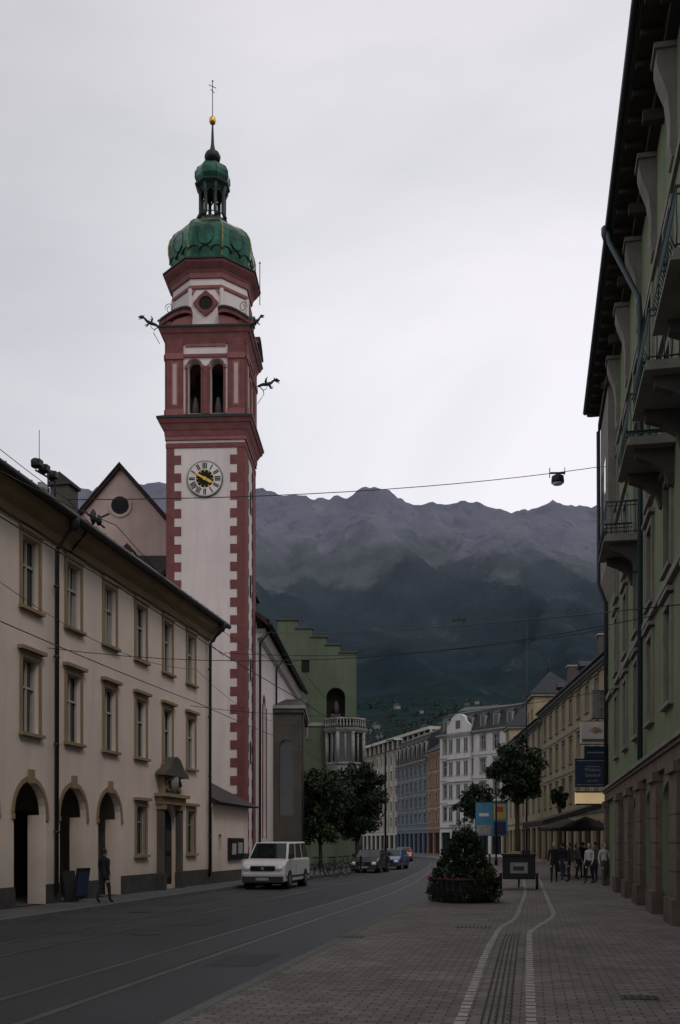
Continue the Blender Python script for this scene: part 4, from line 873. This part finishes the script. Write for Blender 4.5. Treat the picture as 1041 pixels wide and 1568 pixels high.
def vehicle(name, x, y, z, head, body, roof, hw, paint, wx, wr, van=False):
    E = empty(name, x, y, z, head); A = MB()
    def sh(pr, k): cx = sum(p[0] for p in pr)/len(pr); return [(cx+(p[0]-cx)*k, p[1]) for p in pr]
    loft(A, [(sh(body, .965), -hw), (body, -hw*.86), (body, hw*.86), (sh(body, .965), hw)], paint); A.obj('body', E, bevel=.05)
    A = MB(); (x0, z0), (x1, z1), (x2, z2), (x3, z3) = roof
    wb, wt = hw*.93, hw*.78
    vs = [(x0, -wb, z0), (x1, -wt, z1), (x2, -wt, z2), (x3, -wb, z3), (x0, wb, z0), (x1, wt, z1), (x2, wt, z2), (x3, wb, z3)]
    A.mesh(vs, [(0, 1, 2, 3), (7, 6, 5, 4), (0, 4, 5, 1), (1, 5, 6, 2), (2, 6, 7, 3), (3, 7, 4, 0)], paint); A.obj('cabin', E, bevel=.05)
    G = MB()
    def inset(q, k, off):
        q = [Vector(p_) for p_ in q]; c_ = sum(q, Vector())/4; n_ = (q[1]-q[0]).cross(q[2]-q[1]).normalized(); return [c_+(p_-c_)*k+n_*off for p_ in q]
    def gl(q, k=.86): a = inset(q, k, .012); b = inset(q, k, -.012); G.face(a, 'glass'); G.face(b, 'glass')
    V = [Vector(v) for v in vs]; gl([V[0], V[4], V[5], V[1]], .90); gl([V[3], V[7], V[6], V[2]], .8)
    for a, b, c_, d in ((0, 1, 2, 3), (4, 5, 6, 7)):
        ns = 3 if van else 2
        for k in range(ns):
            t0, t1 = k/ns, (k+1)/ns; q = [V[a].lerp(V[d], t0), V[b].lerp(V[c_], t0), V[b].lerp(V[c_], t1), V[a].lerp(V[d], t1)]; gl(q, .84)
    fx = max(p_[0] for p_ in body); zb = min(p_[1] for p_ in body); bx = min(p_[0] for p_ in body)
    fz = [p_ for p_ in body if p_[0] > fx-.12]; zt_ = max(p_[1] for p_ in fz)
    G.box(fx-.1, fx+.04, -hw*.92, hw*.92, zb-.02, zb+.22, 'dkframe'); G.box(fx-.1, fx+.018, -hw*.55, hw*.55, zt_-.24, zt_-.05, 'dark'); G.box(fx+.02, fx+.055, -.26, .26, zb+.06, zb+.17, 'curtain'); G.box(fx+.012, fx+.022, -.06, .06, zt_-.2, zt_-.09, 'hub')
    for s_ in (-1, 1):
        G.lathe([(.02, 0), (.13, .01), (.15, .05), (.15, .12)], 0, 0, 14, 'lamp'); nv = 14*4
        for i in range(len(G.v)-nv, len(G.v)): p_ = G.v[i]; G.v[i] = (fx+.02-p_[2], s_*hw*.72+p_[0]*1.1, zt_-.14+p_[1]*.75)
        G.box(x0-.25, x0-.1, s_*(hw+.03)-.09, s_*(hw+.03)+.09, z0+.02, z0+.24, paint if not van else 'dkframe'); G.box(bx-.01, bx+.05, s_*hw*.85-.1, s_*hw*.85+.08, .7, 1.0, 'sg_red')
        G.box(bx+.2, fx-.3, s_*(hw+.002)-.012, s_*(hw+.002)+.012, .46, .54, 'dkframe')
        for xx in ((x0-.15, x0-1.15) if van else (x0-.2, x0-1.2)): G.box(xx-.008, xx+.008, s_*(hw+.001)-.004, s_*(hw+.001)+.004, .5, 1.0 if van else .85, 'dark')
    for xx in wx:
        for s_ in (-1, 1): wheel(G, xx, s_*(hw-.09), wr, .22, s_); G.disc((xx, s_*(hw-.14), wr+.03), wr*1.2, 'y', 'dark', .30, 24)
    G.box(bx+.3, fx-.3, -hw*.9, hw*.9, .2, .4, 'dark'); G.obj('glass_wheels_trim', E)
    return E
hd = math.atan2(-CS, -SN)
px_, py_ = st(-10.45, 40.4)
vehicle('white_van', px_, py_, RL, hd, [(2.25, .3), (2.3, .6), (2.22, .98), (1.95, 1.12), (1.5, 1.2), (-2.25, 1.2), (-2.3, .9), (-2.28, .3)], [(1.52, 1.18), (.85, 1.86), (-2.12, 1.90), (-2.24, 1.18)], .9, 'paint_w', (1.45, -1.35), .33, True)
cb = [(2.05, .25), (2.12, .5), (2.05, .72), (1.3, .92), (.95, .95), (-1.7, .98), (-2.05, .9), (-2.1, .6), (-2.05, .25)]; crf = [(1.0, .93), (.25, 1.42), (-1.1, 1.44), (-1.85, .96)]
vehicle('dark_car', 1.95, 63.5, RL, math.radians(-104), cb, crf, .88, 'paint_d', (1.3, -1.3), .31)
vehicle('blue_car', 3.75, 71.5, RL, math.radians(-104), cb, crf, .88, 'paint_b', (1.3, -1.3), .31)
vehicle('red_car', 6.6, 103, RL, math.radians(-95), cb, crf, .88, 'paint_r', (1.3, -1.3), .31)
def bicycle(x, y, h):
    E = empty('bicycle', x, y, 0, h); A = MB()
    for wx in (-.52, .52):
        ring = [(wx+.33*math.cos(k*math.pi/10), 0, .34+.33*math.sin(k*math.pi/10)) for k in range(21)]; A.tube(ring, .02, 'tyre', 6)
        for k in range(8): a = k*math.pi/4; A.tube([(wx, 0, .34), (wx+.32*math.cos(a), 0, .34+.32*math.sin(a))], .003, 'hub', 3)
    for p_ in ([(-.52, 0, .34), (-.1, 0, .3), (.38, 0, .78), (-.2, 0, .82), (-.1, 0, .3)], [(-.52, 0, .34), (-.2, 0, .82), (-.24, 0, .95)], [(.52, 0, .34), (.38, 0, .78), (.34, 0, 1.0)], [(.3, -.28, 1.02), (.34, 0, 1.0), (.3, .28, 1.02)]): A.tube(p_, .017, 'metal', 6)
    A.box(-.38, -.12, -.06, .06, .95, 1.0, 'dark'); A.tube([(-.1, -.1, .2), (-.1, .1, .4)], .012, 'hub', 4); A.obj('frame', E)
for i, (px, d, h) in enumerate(((475, 50, .3), (486, 51, .9), (497, 50, .2), (508, 52, 1.1), (517, 52, .5), (527, 55, .9), (537, 58, .2))):
    x, y = pxq(px, d); bicycle(x, y, h)
x, y = pxq(795, 37.6); E = empty('cargo_trike', x, y, 0, math.radians(-100)); A = MB()
A.box(-.35, .75, -.6, .6, .38, 1.25, 'metal'); A.obj('cargo_box', E, bevel=.03); A = MB()
A.box(.751, .77, -.32, .32, .6, 1.0, 'curtain'); A.box(.771, .775, -.2, .2, .7, .86, 'sg_blue'); A.box(-.4, .8, -.64, .64, 1.25, 1.32, 'metal'); A.box(-.1, .3, -.4, .05, 1.32, 1.40, 'sg_yel'); A.box(.2, .6, .1, .42, 1.32, 1.45, 'dkframe')
for s_ in (-1, 1): wheel(A, .45, s_*.66, .27, .08, s_); A.box(.1, .8, s_*.66-.07, s_*.66+.07, .55, .6, 'metal')
wheel(A, -1.2, 0, .33, .06, 1); A.tube([(-.35, 0, .5), (-.8, 0, .35), (-1.2, 0, .33), (-.95, 0, .9), (-.35, 0, .7)], .03, 'metal'); A.box(-1.1, -.85, -.08, .08, .9, .96, 'dark'); A.tube([(-.45, -.35, 1.4), (-.42, 0, 1.36), (-.45, .35, 1.4)], .02, 'metal'); A.tube([(-.42, 0, 1.36), (-.4, 0, .6)], .02, 'metal'); A.obj('wheels_and_frame', E)

# ------------------------------------------------------------------ people
def person(name, x, y, head, h=1.72, top='cl_dark', bot='cl_dark', hair='hair', stride=.0, armb=.0, female=False, bag=False):
    E = empty(name, x, y, 0, head); k = h/1.75; J = []; ED = []; TG = []; RR = []
    def j(p_, r_, tag, par):
        J.append(Vector(p_)*k); RR.append(r_*k); TG.append(tag); i = len(J)-1
        if par is not None: ED.append((par, i))
        return i
    pel = j((0, 0, .96), .135, 'b', None); sp_ = j((0, .01, 1.12), .12, 't', pel); ch = j((0, 0, 1.32), .145, 't', sp_); nb_ = j((0, -.005, 1.46), .075, 't', ch); nk = j((0, .01, 1.53), .055, 's', nb_)
    sw = .19 if not female else .165
    for s_ in (-1, 1):
        sa = j((s_*sw, 0, 1.42), .062, 't', ch); f_ = -s_*stride*.6+armb
        el = j((s_*(sw+.04), f_*.35-.03, 1.14), .045, 't', sa); wr_ = j((s_*(sw+.05), f_*.75+.05, .93+abs(f_)*.12), .029, 't', el)
        d = (J[wr_]-J[el]).normalized(); P0 = J[wr_]/k; pm = j(P0+d*.06, .032, 's', wr_)
        sd_ = Vector((0, 1, 0)); P1 = P0+d*.08
        for q, ln in ((-.03, .07), (-.01, .08), (.01, .075), (.03, .06)):
            a = j(P1+sd_*q+d*.02, .010, 's', pm); b = j(P1+sd_*q+d*(.02+ln*.5), .009, 's', a); j(P1+sd_*q*.9+d*(.02+ln)+Vector((-s_*.015, 0, 0)), .008, 's', b)
        a = j(P0+d*.05+Vector((-s_*.01, .04, 0)), .011, 's', pm); j(P0+d*.09+Vector((-s_*.015, .06, 0)), .009, 's', a)
        hp = j((s_*.09, 0, .90), .095, 'b', pel); g_ = s_*stride
        kn = j((s_*.10, g_*.45+.03, .50), .062, 'b', hp); an = j((s_*.10, g_*.95-(.08 if g_ < 0 else 0), .10+(.06 if g_ < -.1 else 0)), .042, 'b', kn); j((s_*.11, g_*.95+.15-(.08 if g_ < 0 else 0), .035), .036, 'o', an)
    me = bpy.data.meshes.new('sk'); me.from_pydata(J, ED, []); ob = bpy.data.objects.new('sk', me); sc.collection.objects.link(ob)
    ob.modifiers.new('s', 'SKIN')
    if me.skin_vertices:
        for i, sv in enumerate(me.skin_vertices[0].data):
            a = RR[i]; sv.radius = (a, a*.72) if TG[i] in 'tb' and a > .1*k else (a, a)
        me.skin_vertices[0].data[0].use_root = True
    sb = ob.modifiers.new('ss', 'SUBSURF'); sb.levels = 1; sb.render_levels = 1
    dg = bpy.context.evaluated_depsgraph_get(); nm = bpy.data.meshes.new_from_object(ob.evaluated_get(dg)); bpy.data.objects.remove(ob)
    nm.materials.clear(); tags = ['t', 'b', 's', 'o']
    for m_ in (top, bot, 'skin', 'cl_dark'): nm.materials.append(M[m_])
    for pl in nm.polygons:
        ce = pl.center; i = min(range(len(J)), key=lambda q: (J[q]-ce).length-RR[q]*.6); pl.material_index = tags.index(TG[i]); pl.use_smooth = True
    bo = bpy.data.objects.new('body', nm); sc.collection.objects.link(bo); bo.parent = E
    Hd = MB(); z0 = 1.53
    Hd.lathe([(.03, z0-.02), (.05, z0), (.068, z0+.04), (.077, z0+.10), (.078, z0+.14), (.066, z0+.19), (.035, z0+.22), (.01, z0+.225)], 0, .015, 16, 'skin', sy=1.18)
    Hd.mesh([(-.014, .1, z0+.075), (.014, .1, z0+.075), (0, .128, z0+.08), (0, .1, z0+.13)], [(0, 1, 2), (1, 3, 2), (3, 0, 2)], 'skin')
    for s_ in (-1, 1): Hd.lathe([(.004, z0+.07), (.014, z0+.085), (.016, z0+.11), (.006, z0+.13)], s_*.08, .0, 6, 'skin', sx=.6); Hd.lathe([(.002, z0+.115), (.010, z0+.12), (.002, z0+.127)], s_*.03, .098, 6, 'hair')
    Hd.box(-.022, .022, .098, .106, z0+.045, z0+.051, 'sg_red')
    Hd.lathe([(.082, z0+(.02 if female else .07)), (.088, z0+.12), (.085, z0+.17), (.062, z0+.215), (.02, z0+.24)], 0, -.012, 16, hair, sy=1.12); Hd.v = [tuple(Vector(v)*k) for v in Hd.v]; Hd.obj('head', E)
    if bag:
        Bg = MB(); Bg.box(-.14, .14, -.27, -.12, 1.05, 1.42, 'cl_grey'); Bg.obj('rucksack', E, bevel=.04)
x, y = pxq(160, 28.4); person('pedestrian', x, y, math.radians(-30), 1.55, 'cl_dark', 'cl_dark', stride=.16)
for px, d, hd_, h, tp, bt, st_, fe, bg_ in ((849, 43, 2.9, 1.75, 'cl_dark', 'cl_dark', .12, False, True), (862, 46, .4, 1.72, 'cl_dark', 'cl_blue', .1, False, False), (872, 44, 1.5, 1.74, 'cl_dark', 'cl_dark', .0, False, False), (884, 47, -2.5, 1.68, 'cl_grey', 'cl_dark', .1, True, False),
        (903, 42, 2.4, 1.70, 'cl_white', 'cl_dark', .14, True, False), (912, 42.6, .6, 1.78, 'cl_grey', 'cl_blue', .0, False, False), (926, 40.5, 3.4, 1.72, 'cl_white', 'cl_grey', .15, False, False), (893, 50, 0, 1.76, 'cl_dark', 'cl_dark', .1, False, False)):
    x, y = pxq(px, d); person('pedestrian', x, y, hd_, h, tp, bt, 'hair', st_, .05, fe, bg_)

# ------------------------------------------------------------------ signs, awning, billboards
def signbox(name, px0, px1, y0, y1, d, m, deco):
    x0, _ = pxq(px0, d); x1, _ = pxq(px1, d); s_ = d/1530; z1 = 1.7+(1292-y0)*s_; z0 = 1.7+(1292-y1)*s_
    E = empty(name, x0, d, 0); A = MB(); w_, h_ = x1-x0, z1-z0
    A.box(0, w_, 0, .14, z0, z1, m); A.box(-.02, w_+.02, .01, .13, z1, z1+.03, 'metal'); A.box(-.02, w_+.02, .01, .13, z0-.03, z0, 'metal'); A.tube([(w_, .07, z1-.1), (w_+.6, .07, z1-.1)], .03, 'metal'); A.tube([(w_, .07, z0+.1), (w_+.6, .07, z0+.1)], .03, 'metal')
    for (a, b, c_, d_, m_) in deco: A.box(w_*a, w_*b, -.012, -.001, z0+h_*c_, z0+h_*d_, m_)
    A.obj('panel', E, 0); return E, w_, z0, z1
def text(E, s, x, z, size, m, y=-.016):
    cu = bpy.data.curves.new('lettering', 'FONT'); cu.body = s; cu.size = size; cu.extrude = .003; cu.align_x = 'CENTER'; cu.align_y = 'CENTER'
    o_ = bpy.data.objects.new('lettering', cu); sc.collection.objects.link(o_); o_.parent = E; o_.location = (x, y, z); o_.rotation_euler = (math.pi/2, 0, 0); cu.materials.append(M[m])
E, w_, z0, z1 = signbox('hanging_shop_sign', 890, 933, 1105, 1139, 42, 'sg_white', [(.05, .95, .08, .22, 'brownstone')])
A = MB(); zc = (z0+z1)/2+.08
for a in range(7): an = math.radians(20+a*23); A.prism([(w_/2, zc-.12), (w_/2+.34*math.cos(an)-.04, zc-.1+.26*math.sin(an)), (w_/2+.34*math.cos(an)+.05, zc-.12+.26*math.sin(an))], -.014, -.004, 'sg_red' if a % 2 else 'ochre')
A.obj('emblem', E)
E, w_, z0, z1 = signbox('hotel_sign', 908, 936, 1058, 1100, 42.5, 'console', [])
for i, ch in enumerate('HOTEL'): text(E, ch, w_/2, z1-.13-i*.225, .2, 'cl_dark')
E, w_, z0, z1 = signbox('blue_shop_sign', 882, 934, 1163, 1204, 41.5, 'sg_blue', [(.03, .97, .04, .06, 'sg_pale'), (.03, .97, .94, .96, 'sg_pale'), (.3, .7, .72, .74, 'sg_pale')]); text(E, 'Weisses', w_/2, (z0+z1)/2+.12, .2, 'sg_pale'); text(E, 'Gasthof', w_/2, (z0+z1)/2-.1, .2, 'sg_pale'); text(E, 'seit 1871', w_/2, (z0+z1)/2-.34, .13, 'sg_pale')
E, w_, z0, z1 = signbox('blue_wall_sign', 896, 935, 1144, 1161, 42.3, 'sg_blue', [(.1, .9, .45, .55, 'sg_pale')])
E, w_, z0, z1 = signbox('illuminated_sign', 882, 936, 1213, 1232, 43.5, 'lit', [(0, 1, 0, .06, 'metal'), (0, 1, .94, 1, 'metal')])
E = empty('shop_awning', 9.2, 46.5, 0, 0); A = MB()
A.mesh([(0, -1.2, 2.75), (0, 3.8, 2.7), (3.3, 3.8, 3.65), (3.3, -1.2, 3.75)], [(0, 1, 2, 3)], 'dkframe'); A.mesh([(0, -1.2, 2.75), (0, 3.8, 2.7), (0, 3.8, 2.45), (0, -1.2, 2.5)], [(0, 1, 2, 3)], 'dkframe'); A.mesh([(0, -1.2, 2.75), (3.3, -1.2, 3.75), (3.3, -1.2, 3.5), (0, -1.2, 2.5)], [(0, 1, 2, 3)], 'dkframe')
for yy in (-1.2, 3.8): A.tube([(0, yy, 2.72), (3.3, yy, 3.4)], .025, 'metal')
A.obj('canvas', E)
for i, (px, d) in enumerate(((866, 52), (898, 50))):
    x, y = pxq(px, d); E = empty('market_parasol', x, y); A = MB(); A.lathe([(1.3, 2.35), (1.3, 2.5), (.7, 2.8), (.05, 3.05)], 0, 0, 8, 'dkframe', 0, False); A.tube([(0, 0, 0), (0, 0, 3)], .03, 'metal'); A.lathe([(.3, 0), (.3, .08)], 0, 0, 10, 'metal'); A.obj('canopy', E)
x, y = pxq(729, 92); E = empty('billboard', x, y, 0, math.radians(-4)); A = MB()
A.box(0, 2.9, 0, .25, 2.4, 5.5, 'sg_ltblue'); A.box(1.65, 2.75, -.02, -.001, 3.9, 5.3, 'sg_yel'); A.box(1.9, 2.5, -.03, -.021, 4.6, 5.1, 'sg_red'); A.box(.1, 1.4, -.02, -.001, 2.5, 3.4, 'curtain'); A.box(.3, 1.2, -.025, -.021, 4.2, 4.5, 'sg_white'); A.box(1.65, 2.75, -.02, -.001, 2.5, 3.7, 'sg_blue')
for q in (.2, 2.7): A.tube([(q, .12, 0), (q, .12, 2.4)], .07, 'metal')
A.box(-.06, 2.96, -.04, .29, 5.5, 5.58, 'metal'); A.obj('panels', E)
x, y = st(-12.9, 27.0); E = empty('pavement_sign', x, y, 0, math.radians(70)); A = MB(); A.box(-.3, .3, -.03, .03, .1, 1.0, 'metal', Matrix.Rotation(.15, 4, 'X')); A.box(-.25, .25, -.045, -.031, .2, .9, 'sg_blue', Matrix.Rotation(.15, 4, 'X')); A.box(-.3, .3, .22, .28, 0, .95, 'metal', Matrix.Rotation(-.15, 4, 'X')); A.obj('boards', E)

# ------------------------------------------------------------------ overhead wires and hanging lamps
def wp(px, py, d): return Vector(((px-521)/1530*d, d, 1.7+(1292-py)/1530*d))
Wm = MB()
def wire(a, b, sag=.1, r_=.012, n=14):
    Wm.tube([a.lerp(b, i/n)-Vector((0, 0, sag*4*(i/n)*(1-i/n))) for i in range(n+1)], r_, 'metal', 4)
a, b = wp(104, 765, 29.2), wp(937, 712, 41.5); wire(a, b, .35, .014)
lp = a.lerp(b, .865)-Vector((0, 0, .16))
wire(wp(388, 968, 55), wp(1042, 926, 21), .25); wire(wp(343, 1000, 42), wp(945, 960, 40), .5); wire(wp(545, 988, 84), wp(945, 965, 60), .3, .014); wire(wp(104, 765, 29.2), wp(343, 1005, 42), .1, .014)
wire(wp(-40, 655, 23), wp(104, 765, 29.2), .05); wire(wp(1042, 870, 22), wp(960, 990, 34), .05)
for u in (-9.0, -6.1):
    A3 = [Vector((*st(u, v), 5.55)) for v in (2, 14, 26, 38)]+[Vector((x_, y_, 5.55)) for x_, y_ in (((2.2 if u > -7 else .4), 60), ((6.9 if u > -7 else 5.6), 90), ((9 if u > -7 else 8), 116), (6, 150))]
    for p_, q_ in zip(A3, A3[1:]): wire(p_, q_, .04, .011, 6)
    A3 = [p_+Vector((0, 0, .9)) for p_ in A3]
    for p_, q_ in zip(A3, A3[1:]): wire(p_, q_, .5, .007, 8)
for v in (26, 38): wire(Vector((*st(-13.4, v), 7.2)), Vector((*st(3.0, v), 7.4)), .7, .010)
Wm.obj('overhead_wires')
E = empty('hanging_street_lamp', lp.x, lp.y, lp.z); A = MB()
A.tube([(0, 0, .02), (0, 0, -.15)], .02, 'metal'); A.lathe([(.12, -.1), (.24, -.16), (.26, -.36), (.25, -.42)], 0, 0, 14, 'metal'); A.lathe([(.22, -.425), (.18, -.48), (.1, -.5)], 0, 0, 14, 'lamp'); A.box(-.30, .30, -.05, .05, -.05, .0, 'metal'); A.tube([(-.32, 0, .18), (-.32, 0, -.22)], .018, 'metal'); A.tube([(.28, 0, .2), (.28, 0, -.1)], .015, 'metal'); A.obj('luminaire', E)
for px, py, d in ((703, 949, 50), (812, 979, 55)):
    p_ = wp(px, py, d); E = empty('hanging_street_lamp', p_.x, p_.y, p_.z); A = MB(); A.box(-.3, .3, -.12, .12, -.08, .0, 'metal'); A.box(-.22, .22, -.1, .1, -.11, -.081, 'curtain'); A.tube([(0, 0, 0), (0, 0, .25)], .02, 'metal'); A.obj('luminaire', E)
x, y = pxq(807, 90); E = empty('catenary_mast', x, y); A = MB(); A.tube([(0, 0, 0), (0, 0, 14), (0, 0, 22.5)], [.09, .06, .03], 'metal', 8); A.tube([(-2.2, 0, 6.4), (0, 0, 6.9)], .03, 'metal'); A.obj('mast', E)
for x_, y_, h_ in ((12.2, 78, 7.5), (3.0, 66, 8.6)):
    E = empty('street_lamp', x_, y_); A = MB(); A.tube([(0, 0, 0), (0, 0, h_-.5), (.1, 0, h_-.1), (.7, -.1, h_)], [.08, .05, .04, .035], 'metal', 8); A.box(.55, 1.1, -.2, .02, h_-.06, h_+.04, 'lamp'); A.lathe([(.13, 0), (.12, .5), (.08, .6)], 0, 0, 10, 'metal'); A.obj('column', E)
for x_, y_ in ((1.2, 57.5), (2.9, 62), (9.0, 62), (9.9, 66)):
    E = empty('bollard', x_, y_); A = MB(); A.lathe([(.09, 0), (.09, .1), (.06, .15), (.06, .85), (.08, .9), (.05, 1.0)], 0, 0, 10, 'metal'); A.obj('post', E)
print('built')
